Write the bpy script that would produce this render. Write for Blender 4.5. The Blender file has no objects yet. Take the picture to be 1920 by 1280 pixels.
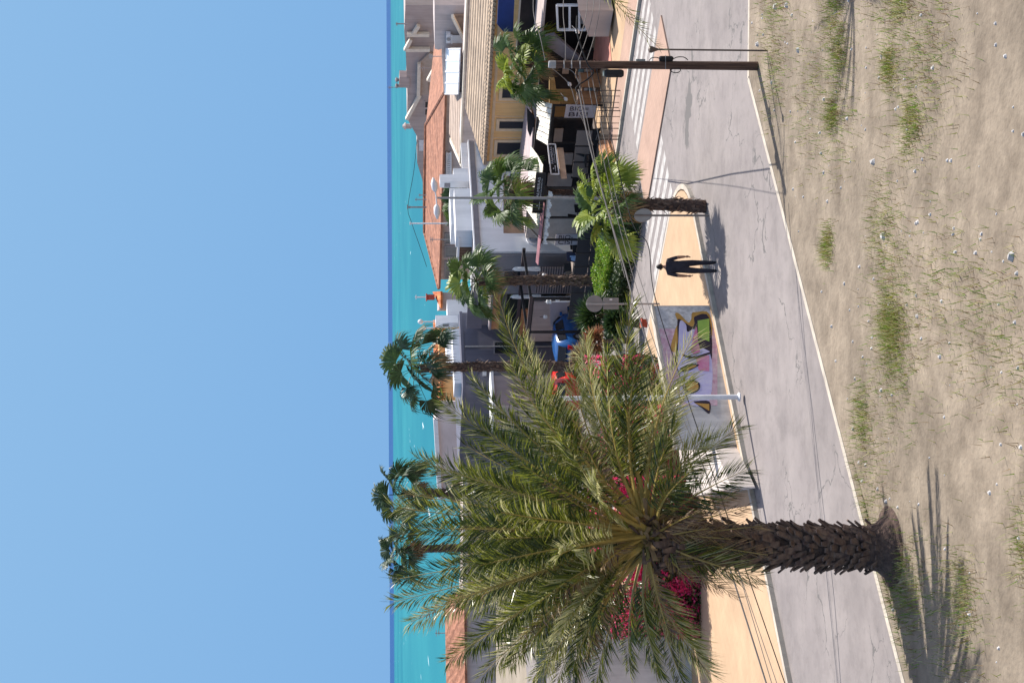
import bpy, math, random
from mathutils import Vector as V3, Matrix, Quaternion

random.seed(7)
scene = bpy.context.scene
col = scene.collection
R = math.radians

# ------------------------------------------------------------------ camera
H = 9.7                      # eye height of the balcony the photo was taken from
F = 2800.0                   # focal length in pixels of a 1920 px wide picture
PITCH = math.atan((960 - 727.5) / F)
ROLL = R(0.305)
fw = V3((0, math.cos(PITCH), -math.sin(PITCH)))
r0 = V3((1, 0, 0)); u0 = V3((0, math.sin(PITCH), math.cos(PITCH)))
Rp = r0 * math.cos(ROLL) - u0 * math.sin(ROLL)
Up = r0 * math.sin(ROLL) + u0 * math.cos(ROLL)
EYE = V3((0, 0, H))

cam_d = bpy.data.cameras.new('camera')
cam = bpy.data.objects.new('camera', cam_d); col.objects.link(cam)
m = Matrix((-Up, Rp, -fw)).transposed().to_4x4(); m.translation = EYE
cam.matrix_world = m
cam_d.sensor_fit = 'HORIZONTAL'; cam_d.sensor_width = 36.0
cam_d.lens = 36.0 * F / 1920.0
cam_d.clip_start = 0.5; cam_d.clip_end = 200000
scene.camera = cam

# the camera is held on its side: photo x runs down the world, photo y runs to the left
def ray(x, y):
    return fw + Rp * ((1280 - y - 640) / F) + Up * ((960 - x) / F)
def G(x, y, z=0.0):
    d = ray(x, y); return EYE + d * ((z - H) / d.z)
def AT(x, y, dist):
    d = ray(x, y); return EYE + d * (dist / d.y)
# street grid: e2 runs along the street (away to the left), e1 across it
E1 = V3((0.7507, 0.6607, 0)); E2 = V3((-0.6607, 0.7507, 0)); UPZ = V3((0, 0, 1))
def ST(s, t, z=0.0):
    return E1 * t + E2 * s + UPZ * z
def PT(x, y, t):
    d = ray(x, y); return EYE + d * ((t - EYE.dot(E1)) / d.dot(E1))
def PS(x, y, s):
    d = ray(x, y); return EYE + d * ((s - EYE.dot(E2)) / d.dot(E2))
def s_of(p): return p.dot(E2)
def t_of(p): return p.dot(E1)

# ------------------------------------------------------------------ materials
MATS = {}
def mat(name, c, rough=0.7, c2=None, scale=3.0, amt=None, bump=0.0, bscale=40.0, metal=0.0, spec=0.3, detail=5.0, stretch=None):
    if name in MATS: return MATS[name]
    M = bpy.data.materials.new(name); M.use_nodes = True
    nt = M.node_tree; b = nt.nodes['Principled BSDF']
    b.inputs['Roughness'].default_value = rough
    b.inputs['Metallic'].default_value = metal
    b.inputs['Specular IOR Level'].default_value = spec
    tc = nt.nodes.new('ShaderNodeNewGeometry')
    src = tc.outputs['Position']
    if stretch:
        mp = nt.nodes.new('ShaderNodeMapping'); mp.inputs['Scale'].default_value = stretch
        nt.links.new(src, mp.inputs['Vector']); src = mp.outputs['Vector']
    if c2 is None: c2 = tuple(v * 0.82 for v in c)
    n = nt.nodes.new('ShaderNodeTexNoise'); n.inputs['Scale'].default_value = scale
    n.inputs['Detail'].default_value = detail; n.inputs['Roughness'].default_value = 0.65
    nt.links.new(src, n.inputs['Vector'])
    rp = nt.nodes.new('ShaderNodeValToRGB')
    rp.color_ramp.elements[0].position = 0.35; rp.color_ramp.elements[1].position = 0.68
    rp.color_ramp.elements[0].color = (*c2, 1); rp.color_ramp.elements[1].color = (*c, 1)
    nt.links.new(n.outputs['Fac'], rp.inputs['Fac'])
    nt.links.new(rp.outputs['Color'], b.inputs['Base Color'])
    if bump:
        n2 = nt.nodes.new('ShaderNodeTexNoise'); n2.inputs['Scale'].default_value = bscale; n2.inputs['Detail'].default_value = 4
        nt.links.new(src, n2.inputs['Vector'])
        bp = nt.nodes.new('ShaderNodeBump'); bp.inputs['Strength'].default_value = bump; bp.inputs['Distance'].default_value = 0.05
        nt.links.new(n2.outputs['Fac'], bp.inputs['Height']); nt.links.new(bp.outputs['Normal'], b.inputs['Normal'])
    MATS[name] = M; return M

def leafmat(name, c, c2, rough=0.45, trans=0.3, scale=2.5):
    M = mat(name, c, rough, c2, scale=scale, spec=0.45)
    nt = M.node_tree; b = nt.nodes['Principled BSDF']; out = nt.nodes['Material Output']
    tr = nt.nodes.new('ShaderNodeBsdfTranslucent')
    rp = [n for n in nt.nodes if n.type == 'VALTORGB'][0]
    nt.links.new(rp.outputs['Color'], tr.inputs['Color'])
    mx = nt.nodes.new('ShaderNodeMixShader'); mx.inputs['Fac'].default_value = trans
    nt.links.new(b.outputs['BSDF'], mx.inputs[1]); nt.links.new(tr.outputs['BSDF'], mx.inputs[2])
    nt.links.new(mx.outputs['Shader'], out.inputs['Surface'])
    return M

def wavemat(name, c, c2, axis, freq, rough=0.7, noise=0.25, bump=0.0, sharp=(0.35, 0.6), p0=0.0):
    """bands across a world direction: tile courses, boards, slats"""
    M = bpy.data.materials.new(name); M.use_nodes = True
    nt = M.node_tree; b = nt.nodes['Principled BSDF']; b.inputs['Roughness'].default_value = rough
    b.inputs['Specular IOR Level'].default_value = 0.25
    g = nt.nodes.new('ShaderNodeNewGeometry')
    dt = nt.nodes.new('ShaderNodeVectorMath'); dt.operation = 'DOT_PRODUCT'; dt.inputs[1].default_value = axis
    nt.links.new(g.outputs['Position'], dt.inputs[0])
    mu = nt.nodes.new('ShaderNodeMath'); mu.operation = 'MULTIPLY_ADD'; mu.inputs[1].default_value = freq; mu.inputs[2].default_value = p0
    nt.links.new(dt.outputs['Value'], mu.inputs[0])
    ns = nt.nodes.new('ShaderNodeTexNoise'); ns.inputs['Scale'].default_value = 2.2; ns.inputs['Detail'].default_value = 5
    nt.links.new(g.outputs['Position'], ns.inputs['Vector'])
    ad = nt.nodes.new('ShaderNodeMath'); ad.operation = 'MULTIPLY_ADD'; ad.inputs[1].default_value = noise
    nt.links.new(ns.outputs['Fac'], ad.inputs[0]); nt.links.new(mu.outputs[0], ad.inputs[2])
    fr = nt.nodes.new('ShaderNodeMath'); fr.operation = 'PINGPONG'; fr.inputs[1].default_value = 0.5
    nt.links.new(ad.outputs[0], fr.inputs[0])
    m2 = nt.nodes.new('ShaderNodeMath'); m2.operation = 'MULTIPLY'; m2.inputs[1].default_value = 2.0
    nt.links.new(fr.outputs[0], m2.inputs[0])
    rp = nt.nodes.new('ShaderNodeValToRGB')
    rp.color_ramp.elements[0].position = sharp[0]; rp.color_ramp.elements[1].position = sharp[1]
    rp.color_ramp.elements[0].color = (*c2, 1); rp.color_ramp.elements[1].color = (*c, 1)
    nt.links.new(m2.outputs[0], rp.inputs['Fac'])
    n3 = nt.nodes.new('ShaderNodeTexNoise'); n3.inputs['Scale'].default_value = 1.1; n3.inputs['Detail'].default_value = 8; n3.inputs['Roughness'].default_value = 0.7
    nt.links.new(g.outputs['Position'], n3.inputs['Vector'])
    mr = nt.nodes.new('ShaderNodeMapRange'); mr.inputs[1].default_value = 0.3; mr.inputs[2].default_value = 0.7
    mr.inputs[3].default_value = 0.72; mr.inputs[4].default_value = 1.1
    nt.links.new(n3.outputs['Fac'], mr.inputs[0])
    mm = nt.nodes.new('ShaderNodeMix'); mm.data_type = 'RGBA'; mm.blend_type = 'MULTIPLY'; mm.inputs[0].default_value = 1
    nt.links.new(rp.outputs['Color'], mm.inputs[6]); nt.links.new(mr.outputs[0], mm.inputs[7])
    nt.links.new(mm.outputs[2], b.inputs['Base Color'])
    if bump:
        bp = nt.nodes.new('ShaderNodeBump'); bp.inputs['Strength'].default_value = bump; bp.inputs['Distance'].default_value = 0.1
        nt.links.new(m2.outputs[0], bp.inputs['Height']); nt.links.new(bp.outputs['Normal'], b.inputs['Normal'])
    MATS[name] = M; return M

asphalt = mat('asphalt', (0.27, 0.24, 0.23), 0.9, (0.22, 0.195, 0.19), scale=0.6, bump=0.15, bscale=60, detail=9)
peach = mat('peach_paving', (0.52, 0.36, 0.225), 0.85, (0.45, 0.305, 0.19), scale=0.8, bump=0.1, bscale=30, detail=8)
pinkpave = mat('pink_paving', (0.42, 0.28, 0.215), 0.85, (0.36, 0.24, 0.185), scale=0.9, bump=0.1, bscale=40, detail=8)
def add_joints(M, w, h, dark=0.82, rot=0.0):
    nt = M.node_tree; b = nt.nodes['Principled BSDF']; lk = b.inputs['Base Color'].links[0]; src = lk.from_socket
    g = nt.nodes.new('ShaderNodeNewGeometry'); mp = nt.nodes.new('ShaderNodeMapping'); mp.inputs['Rotation'].default_value = (0, 0, rot)
    nt.links.new(g.outputs['Position'], mp.inputs['Vector'])
    br = nt.nodes.new('ShaderNodeTexBrick'); br.inputs['Scale'].default_value = 1.0; br.inputs['Brick Width'].default_value = w; br.inputs['Row Height'].default_value = h
    br.inputs['Mortar Size'].default_value = 0.016; br.inputs['Mortar Smooth'].default_value = 0.3; br.inputs['Color1'].default_value = (1, 1, 1, 1); br.inputs['Color2'].default_value = (0.95, 0.95, 0.95, 1); br.inputs['Mortar'].default_value = (dark, dark, dark, 1)
    nt.links.new(mp.outputs[0], br.inputs['Vector'])
    mm = nt.nodes.new('ShaderNodeMix'); mm.data_type = 'RGBA'; mm.blend_type = 'MULTIPLY'; mm.inputs[0].default_value = 1
    nt.links.new(src, mm.inputs[6]); nt.links.new(br.outputs['Color'], mm.inputs[7]); nt.links.new(mm.outputs[2], b.inputs['Base Color'])
add_joints(peach, 0.6, 0.4, 0.90, R(-48.6)); add_joints(pinkpave, 0.4, 0.2, 0.86, R(-48.6))
def add_blotches(M, scale, lo, hi, dark):
    nt = M.node_tree; b = nt.nodes['Principled BSDF']; src = b.inputs['Base Color'].links[0].from_socket
    g = nt.nodes.new('ShaderNodeNewGeometry'); n = nt.nodes.new('ShaderNodeTexNoise'); n.inputs['Scale'].default_value = scale; n.inputs['Detail'].default_value = 10; n.inputs['Roughness'].default_value = 0.72
    nt.links.new(g.outputs['Position'], n.inputs['Vector'])
    mr = nt.nodes.new('ShaderNodeMapRange'); mr.inputs[1].default_value = lo; mr.inputs[2].default_value = hi; mr.inputs[3].default_value = dark; mr.inputs[4].default_value = 1.0
    nt.links.new(n.outputs['Fac'], mr.inputs[0])
    mm = nt.nodes.new('ShaderNodeMix'); mm.data_type = 'RGBA'; mm.blend_type = 'MULTIPLY'; mm.inputs[0].default_value = 1
    nt.links.new(src, mm.inputs[6]); nt.links.new(mr.outputs[0], mm.inputs[7]); nt.links.new(mm.outputs[2], b.inputs['Base Color'])
def add_cracks(M, scale, width, dark):
    nt = M.node_tree; b = nt.nodes['Principled BSDF']; src = b.inputs['Base Color'].links[0].from_socket
    g = nt.nodes.new('ShaderNodeNewGeometry'); n = nt.nodes.new('ShaderNodeTexNoise'); n.inputs['Scale'].default_value = 1.5; n.inputs['Detail'].default_value = 6
    nt.links.new(g.outputs['Position'], n.inputs['Vector'])
    ad = nt.nodes.new('ShaderNodeVectorMath'); ad.operation = 'MULTIPLY_ADD'; ad.inputs[1].default_value = (1.6, 1.6, 0)
    nt.links.new(n.outputs['Color'], ad.inputs[0]); nt.links.new(g.outputs['Position'], ad.inputs[2])
    v = nt.nodes.new('ShaderNodeTexVoronoi'); v.feature = 'DISTANCE_TO_EDGE'; v.inputs['Scale'].default_value = scale
    nt.links.new(ad.outputs[0], v.inputs['Vector'])
    n2 = nt.nodes.new('ShaderNodeTexNoise'); n2.inputs['Scale'].default_value = 0.3; nt.links.new(g.outputs['Position'], n2.inputs['Vector'])
    th = nt.nodes.new('ShaderNodeMapRange'); th.inputs[1].default_value = 0.48; th.inputs[2].default_value = 0.6; th.inputs[3].default_value = 0.0; th.inputs[4].default_value = width
    nt.links.new(n2.outputs['Fac'], th.inputs[0])
    lt = nt.nodes.new('ShaderNodeMath'); lt.operation = 'LESS_THAN'; nt.links.new(v.outputs['Distance'], lt.inputs[0]); nt.links.new(th.outputs[0], lt.inputs[1])
    mm = nt.nodes.new('ShaderNodeMix'); mm.data_type = 'RGBA'; nt.links.new(lt.outputs[0], mm.inputs[0])
    nt.links.new(src, mm.inputs[6]); mm.inputs[7].default_value = (dark, dark * 0.93, dark * 0.9, 1); nt.links.new(mm.outputs[2], b.inputs['Base Color'])
add_blotches(asphalt, 0.35, 0.38, 0.55, 0.84); add_blotches(asphalt, 1.7, 0.42, 0.5, 0.9); add_cracks(asphalt, 0.45, 0.012, 0.13); add_blotches(peach, 0.22, 0.36, 0.56, 0.84); add_blotches(pinkpave, 0.5, 0.36, 0.52, 0.86)
kerb_m = mat('kerb_stone', (0.52, 0.46, 0.38), 0.85, (0.40, 0.355, 0.30), scale=2)
whitepaint = mat('road_paint', (0.50, 0.485, 0.46), 0.85, (0.30, 0.275, 0.265), scale=3.4, detail=12)
terrain = mat('dry_ground', (0.32, 0.27, 0.21), 0.95, (0.24, 0.2, 0.15), scale=0.2)
tan = mat('ochre_render', (0.92, 0.57, 0.25), 0.85, (0.85, 0.51, 0.215), scale=1.2, detail=8)
tantrim = mat('ochre_trim', (0.84, 0.62, 0.40), 0.8)
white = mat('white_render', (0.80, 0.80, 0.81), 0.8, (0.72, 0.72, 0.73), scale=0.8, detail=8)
lav = mat('aged_white_render', (0.56, 0.49, 0.475), 0.85, (0.44, 0.385, 0.37), scale=0.7, detail=8)
taupe = mat('taupe_render', (0.48, 0.405, 0.38), 0.85, (0.41, 0.34, 0.315), scale=0.6, detail=8)
cap_m = mat('pale_coping', (0.78, 0.70, 0.58), 0.8)
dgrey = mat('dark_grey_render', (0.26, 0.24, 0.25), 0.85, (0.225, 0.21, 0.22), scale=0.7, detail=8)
bgrey = mat('blue_grey_render', (0.155, 0.15, 0.185), 0.85, (0.135, 0.13, 0.16), scale=0.7, detail=8)
glassd = mat('dark_glass', (0.02, 0.022, 0.028), 0.12, spec=0.35)
screen = mat('insect_screen', (0.035, 0.035, 0.042), 0.6, scale=5)
black = mat('black_metal', (0.018, 0.017, 0.019), 0.5)
blackfab = mat('black_fabric', (0.03, 0.031, 0.036), 0.8, (0.022, 0.022, 0.026), scale=2)
greyfab = mat('grey_screen', (0.27, 0.235, 0.215), 0.8, (0.22, 0.19, 0.18), scale=1)
cream = wavemat('cream_awning', (0.86, 0.82, 0.72), (0.70, 0.66, 0.56), E2, 2.2, rough=0.75, noise=0.35, sharp=(0.1, 0.35))
wood = wavemat('brown_boards', (0.20, 0.115, 0.07), (0.13, 0.075, 0.045), E2, 5.0, noise=0.5)
woodpl = mat('brown_wood', (0.46, 0.23, 0.115), 0.7, (0.34, 0.165, 0.08), scale=6, stretch=(1, 1, 0.2))
polewood = mat('weathered_pole', (0.16, 0.095, 0.065), 0.9, (0.065, 0.035, 0.028), scale=7, stretch=(3, 3, 0.12), bump=0.6, bscale=14)
orange = wavemat('orange_roof_tiles', (0.45, 0.205, 0.125), (0.34, 0.15, 0.09), E1, 1.7, noise=1.6, bump=0.35)
orange2 = wavemat('bright_roof_tiles', (0.78, 0.26, 0.09), (0.58, 0.17, 0.06), V3((1, 0, 0)), 1.6, noise=0.4, bump=0.5)
tantile = wavemat('sandy_roof_tiles', (0.46, 0.35, 0.25), (0.10, 0.07, 0.052), E1, 2.0, noise=0.25, bump=0.8, sharp=(0.12, 0.42))
browntile = wavemat('brown_roof_tiles', (0.46, 0.34, 0.26), (0.24, 0.17, 0.135), E1, 1.5, noise=0.25, bump=0.6)
galv = mat('galvanised_steel', (0.36, 0.35, 0.35), 0.5, metal=0.3)
signback = mat('sign_back', (0.23, 0.225, 0.225), 0.55, (0.2, 0.195, 0.2), scale=3)
pale_metal = mat('white_metal', (0.75, 0.74, 0.76), 0.45)
cable_m = mat('grey_cable', (0.24, 0.215, 0.20), 0.7)
cable_d = mat('black_cable', (0.02, 0.019, 0.019), 0.6)
conc = mat('concrete', (0.60, 0.58, 0.57), 0.85, (0.48, 0.46, 0.45), scale=1.4, detail=10, bump=0.1)
ramp_m = mat('pale_concrete', (0.66, 0.59, 0.54), 0.85, (0.56, 0.49, 0.45), scale=1.2, detail=10)
glaze = mat('pale_glazing', (0.80, 0.88, 0.90), 0.35, (0.74, 0.83, 0.86), spec=0.4)
greyglass = mat('grey_glass', (0.22, 0.25, 0.26), 0.2, (0.15, 0.17, 0.18), scale=1)
green_sh = mat('green_shutter', (0.03, 0.09, 0.05), 0.6)
blue_m = mat('navy_awning', (0.02, 0.045, 0.2), 0.7)
redcar = mat('red_car_paint', (0.62, 0.02, 0.02), 0.22, (0.58, 0.018, 0.018), spec=0.6)
bluecar = mat('blue_car_paint', (0.02, 0.10, 0.30), 0.2, (0.02, 0.09, 0.28), spec=0.6)
tyre_m = mat('tyre_rubber', (0.02, 0.02, 0.02), 0.85)
rim_m = mat('alloy', (0.45, 0.45, 0.46), 0.35, metal=0.7)
tail_m = mat('tail_light_red', (0.5, 0.01, 0.02), 0.2)
trunk_m = mat('palm_trunk_fibre', (0.13, 0.085, 0.065), 0.95, (0.045, 0.03, 0.028), scale=9, bump=0.8, bscale=25)
boot_m = mat('palm_boots', (0.22, 0.15, 0.11), 0.9, (0.08, 0.05, 0.045), scale=8)
fan_g = leafmat('fan_leaf_green', (0.10, 0.16, 0.035), (0.045, 0.09, 0.02), trans=0.3)
fan_y = leafmat('fan_leaf_lime', (0.34, 0.39, 0.055), (0.18, 0.25, 0.035), trans=0.4)
fan_d = leafmat('fan_leaf_dark', (0.05, 0.095, 0.035), (0.022, 0.05, 0.02), trans=0.2)
dry = leafmat('dry_leaf', (0.40, 0.27, 0.13), (0.22, 0.14, 0.075), trans=0.2)
date_g = leafmat('date_leaf_olive', (0.29, 0.30, 0.04), (0.12, 0.15, 0.02), rough=0.28, trans=0.42)
date_d = leafmat('date_leaf_deep', (0.06, 0.09, 0.024), (0.03, 0.05, 0.013), rough=0.35, trans=0.3)
date_p = leafmat('date_leaf_pale_glint', (0.60, 0.57, 0.30), (0.42, 0.40, 0.18), rough=0.28, trans=0.4)  # pale leaf tone, mixed into green fronds as painted sun highlights
rach = leafmat('frond_stalk', (0.52, 0.37, 0.10), (0.30, 0.23, 0.07), trans=0.05)
hedge_g = leafmat('hedge_leaf', (0.22, 0.38, 0.028), (0.09, 0.19, 0.018), trans=0.4, scale=5)
shrub_g = leafmat('shrub_leaf', (0.045, 0.085, 0.02), (0.02, 0.042, 0.012), trans=0.2, scale=5)
boug_g = leafmat('bougainvillea_leaf', (0.07, 0.10, 0.025), (0.03, 0.05, 0.014), trans=0.25, scale=6)
boug_p = leafmat('bougainvillea_bract', (0.85, 0.05, 0.24), (0.66, 0.03, 0.16), rough=0.6, trans=0.5, scale=6)
boug_q = leafmat('bougainvillea_pale_bract', (0.92, 0.16, 0.32), (0.75, 0.06, 0.2), rough=0.6, trans=0.5, scale=6)
succ_o = leafmat('orange_succulent', (0.42, 0.16, 0.075), (0.25, 0.10, 0.05), trans=0.2, scale=6)
skin = mat('skin', (0.36, 0.19, 0.125), 0.55)
hair = mat('dark_hair', (0.02, 0.015, 0.012), 0.7)
cloth_b = mat('black_cloth', (0.036, 0.033, 0.042), 0.85, (0.02, 0.018, 0.026), scale=9, bump=0.5, bscale=18)
g_purple = mat('graffiti_purple', (0.40, 0.36, 0.60), 0.8, (0.50, 0.47, 0.62), scale=4)
g_gold = mat('graffiti_gold', (0.48, 0.27, 0.07), 0.8, (0.36, 0.2, 0.05), scale=5)
g_black = mat('graffiti_black', (0.03, 0.02, 0.035), 0.8)
g_green = mat('graffiti_green', (0.27, 0.42, 0.08), 0.8)
g_pink = mat('graffiti_pink', (0.48, 0.12, 0.26), 0.8, (0.48, 0.24, 0.34), scale=5)
g_rose = mat('graffiti_rose', (0.64, 0.50, 0.53), 0.8, (0.5, 0.27, 0.35), scale=8)
g_grey = mat('graffiti_grey_wash', (0.66, 0.64, 0.64), 0.85, (0.38, 0.37, 0.38), scale=7, detail=3)
letter_w = mat('letter_white', (0.55, 0.55, 0.60), 0.6)
letter_d = mat('letter_dark', (0.055, 0.04, 0.05), 0.7)
banner_m = mat('banner_vinyl', (0.46, 0.42, 0.44), 0.6)
pinkaw = mat('pink_canvas', (0.50, 0.25, 0.27), 0.8, (0.34, 0.15, 0.17), scale=3)
redfloor = mat('red_floor', (0.62, 0.27, 0.20), 0.7, (0.52, 0.21, 0.16), scale=2)
navy = mat('navy_vinyl', (0.015, 0.02, 0.055), 0.5)
skyblue = mat('blue_print', (0.30, 0.42, 0.62), 0.6)
lavwall = mat('mauve_render', (0.46, 0.37, 0.38), 0.8, (0.40, 0.32, 0.33), scale=0.8)
parasol_w = mat('white_canvas', (0.82, 0.81, 0.80), 0.8)

def add_streaks(M, dark=0.8):
    nt = M.node_tree; b = nt.nodes['Principled BSDF']; src = b.inputs['Base Color'].links[0].from_socket
    g = nt.nodes.new('ShaderNodeNewGeometry'); mp = nt.nodes.new('ShaderNodeMapping'); mp.inputs['Scale'].default_value = (2.6, 2.6, 0.22)
    nt.links.new(g.outputs['Position'], mp.inputs['Vector'])
    n = nt.nodes.new('ShaderNodeTexNoise'); n.inputs['Scale'].default_value = 1.0; n.inputs['Detail'].default_value = 7; n.inputs['Roughness'].default_value = 0.7
    nt.links.new(mp.outputs[0], n.inputs['Vector'])
    mr = nt.nodes.new('ShaderNodeMapRange'); mr.inputs[1].default_value = 0.36; mr.inputs[2].default_value = 0.55; mr.inputs[3].default_value = dark; mr.inputs[4].default_value = 1.0
    nt.links.new(n.outputs['Fac'], mr.inputs[0])
    mm = nt.nodes.new('ShaderNodeMix'); mm.data_type = 'RGBA'; mm.blend_type = 'MULTIPLY'; mm.inputs[0].default_value = 1
    nt.links.new(src, mm.inputs[6]); nt.links.new(mr.outputs[0], mm.inputs[7]); nt.links.new(mm.outputs[2], b.inputs['Base Color'])
for M_ in (orange, tantile, browntile, MATS['bright_roof_tiles']): add_blotches(M_, 0.9, 0.4, 0.56, 0.74)
for M_, k_ in ((white, 0.88), (lav, 0.8), (taupe, 0.82), (tan, 0.86), (dgrey, 0.86), (bgrey, 0.88), (conc, 0.75), (kerb_m, 0.8), (ramp_m, 0.85), (galv, 0.8), (polewood, 0.6)): add_streaks(M_, k_)

# ------------------------------------------------------------------ mesh helpers
class MB:
    def __init__(s): s.v = []; s.f = []; s.m = []; s.mats = []; s.cur = 0; s.smooth = False
    def mt(s, M):
        if M not in s.mats: s.mats.append(M)
        s.cur = s.mats.index(M); return s
    def face(s, pts):
        i = len(s.v); s.v += [tuple(p) for p in pts]; s.f.append(tuple(range(i, i + len(pts)))); s.m.append(s.cur)
    def idx(s, vs, fs):
        i = len(s.v); s.v += [tuple(p) for p in vs]
        for f in fs: s.f.append(tuple(i + k for k in f)); s.m.append(s.cur)
    def prism(s, pts, vec):
        pts = [V3(p) for p in pts]; n = len(pts)
        # outward winding
        nr = V3((0, 0, 0))
        for i in range(n): nr += pts[i].cross(pts[(i + 1) % n])
        if nr.dot(V3(vec)) > 0: pts = pts[::-1]
        q = [p + V3(vec) for p in pts]
        fs = [tuple(range(n)), tuple(range(2 * n - 1, n - 1, -1))]
        fs += [(i, n + i, n + (i + 1) % n, (i + 1) % n) for i in range(n)]
        s.idx(pts + q, fs)
    def box(s, c, ax, ay, az):
        """c = corner, three edge vectors"""
        c = V3(c); s.prism([c, c + ax, c + ax + ay, c + ay], az)
    def stbox(s, s0, s1, t0, t1, z0, z1):
        s.box(ST(s0, t0, z0), E2 * (s1 - s0), E1 * (t1 - t0), UPZ * (z1 - z0))
    def tube(s, path, r, n=8, caps=True):
        path = [V3(p) for p in path]; k = len(path)
        rr = r if isinstance(r, (list, tuple)) else [r] * k
        vs = []; ref = V3((0.31, 0.2, 0.93))
        for i, p in enumerate(path):
            t = (path[min(i + 1, k - 1)] - path[max(i - 1, 0)]).normalized()
            a = t.cross(ref)
            if a.length < 0.05: a = t.cross(V3((1, 0, 0)))
            a.normalize(); b = t.cross(a)
            for j in range(n):
                an = 2 * math.pi * j / n
                vs.append(p + (a * math.cos(an) + b * math.sin(an)) * rr[i])
        fs = []
        for i in range(k - 1):
            for j in range(n):
                fs.append((i * n + j, i * n + (j + 1) % n, (i + 1) * n + (j + 1) % n, (i + 1) * n + j))
        if caps: fs += [tuple(range(n))[::-1], tuple(range((k - 1) * n, k * n))]
        s.idx(vs, fs)
    def bar(s, a, b, w, h, up=UPZ):
        a = V3(a); b = V3(b); t = (b - a)
        sd = t.cross(up)
        if sd.length < 1e-4: sd = t.cross(V3((1, 0, 0)))
        sd.normalize(); n = sd.cross(t).normalized()
        s.box(a - sd * w / 2 - n * h / 2, sd * w, n * h, t)
    def lathe(s, base, prof, n=14, axis=UPZ):
        base = V3(base); axis = V3(axis).normalized()
        a = axis.orthogonal().normalized(); b = axis.cross(a)
        vs = []
        for (r, h) in prof:
            for j in range(n):
                an = 2 * math.pi * j / n
                vs.append(base + axis * h + (a * math.cos(an) + b * math.sin(an)) * r)
        fs = []
        for i in range(len(prof) - 1):
            for j in range(n):
                fs.append((i * n + j, i * n + (j + 1) % n, (i + 1) * n + (j + 1) % n, (i + 1) * n + j))
        fs += [tuple(range(n))[::-1], tuple(range((len(prof) - 1) * n, len(prof) * n))]
        s.idx(vs, fs)
    def build(s, name, M=None, parent=None, smooth=False, origin=None):
        if M is not None and not s.mats: s.mats = [M]
        me = bpy.data.meshes.new(name)
        off = V3((0, 0, 0))
        if parent is not None: off = V3(parent['_o'])
        elif origin is not None: off = V3(origin)
        else:
            xs = [p[0] for p in s.v]; ys = [p[1] for p in s.v]; zs = [p[2] for p in s.v]
            off = V3(((min(xs) + max(xs)) / 2, (min(ys) + max(ys)) / 2, min(zs)))
        me.from_pydata([(p[0] - off.x, p[1] - off.y, p[2] - off.z) for p in s.v], [], s.f)
        for M_ in s.mats: me.materials.append(M_)
        me.polygons.foreach_set('material_index', s.m)
        if smooth: me.polygons.foreach_set('use_smooth', [True] * len(s.f))
        me.update()
        o = bpy.data.objects.new(name, me); col.objects.link(o)
        if parent is not None: o.parent = parent
        else: o.location = off
        o['_o'] = tuple(off)
        return o

def tag(o, label=None, cat=None, group=None, kind=None):
    if label: o['label'] = label
    if cat: o['category'] = cat
    if group: o['group'] = group
    if kind: o['kind'] = kind
    return o
def thing(name, loc, label, cat, group=None):
    o = bpy.data.objects.new(name, None); col.objects.link(o)
    o.location = loc; o.empty_display_size = 0.3; o['_o'] = tuple(loc)
    return tag(o, label, cat, group)
def one(mb, name, M, label, cat, group=None, smooth=False, origin=None):
    return tag(mb.build(name, M, smooth=smooth, origin=origin), label, cat, group)
def setting(mb, name, M):
    return tag(mb.build(name, M), kind='structure')

def text_mesh(body, size):
    cu = bpy.data.curves.new('txt', 'FONT'); cu.body = body; cu.size = size; cu.align_x = 'CENTER'; cu.align_y = 'CENTER'
    cu.extrude = 0.004
    o = bpy.data.objects.new('txt', cu); col.objects.link(o)
    dg = bpy.context.evaluated_depsgraph_get(); dg.update()
    me = bpy.data.meshes.new_from_object(o.evaluated_get(dg))
    bpy.data.objects.remove(o); bpy.data.curves.remove(cu)
    return me
def add_text(mb, body, size, c, xdir, ydir, wfit=None):
    me = text_mesh(body, size); xdir = V3(xdir).normalized(); ydir = V3(ydir).normalized(); n = xdir.cross(ydir)
    xs = [v.co.x for v in me.vertices]; k = 1.0
    if wfit: k = wfit / (max(xs) - min(xs))
    mb.idx([V3(c) + xdir * v.co.x * k + ydir * v.co.y + n * v.co.z for v in me.vertices], [tuple(p.vertices) for p in me.polygons])
    bpy.data.meshes.remove(me)

# ------------------------------------------------------------------ the ground
b = MB(); b.face([(-400, -60, 0), (400, -60, 0), (400, 168, 0), (-400, 168, 0)]); setting(b, 'ground', terrain)
def sheet(name, pts, z, M):
    b = MB(); b.face([(p.x, p.y, z) for p in pts]); 
    return setting(b, name, M)
sheet('road', [ST(-30, -20), ST(-30, 66), ST(95, 66), ST(95, -20)][::-1], 0.004, asphalt)
def pave(name, pts, M, h=0.12, kerb=0.18):
    b = MB(); b.prism([(p.x, p.y, 0.006) for p in pts], (0, 0, h)); return setting(b, name, M)
# pavement in front of the shops, with the pink strip by its kerb
pave('pavement', [ST(10, 48.9), ST(10, 75), ST(60, 75), ST(60, 48.9)], peach)
pave('pavement', [ST(10, 47.1), ST(10, 48.897), ST(46, 48.897), ST(46, 47.1)], pinkpave, 0.118)
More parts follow.
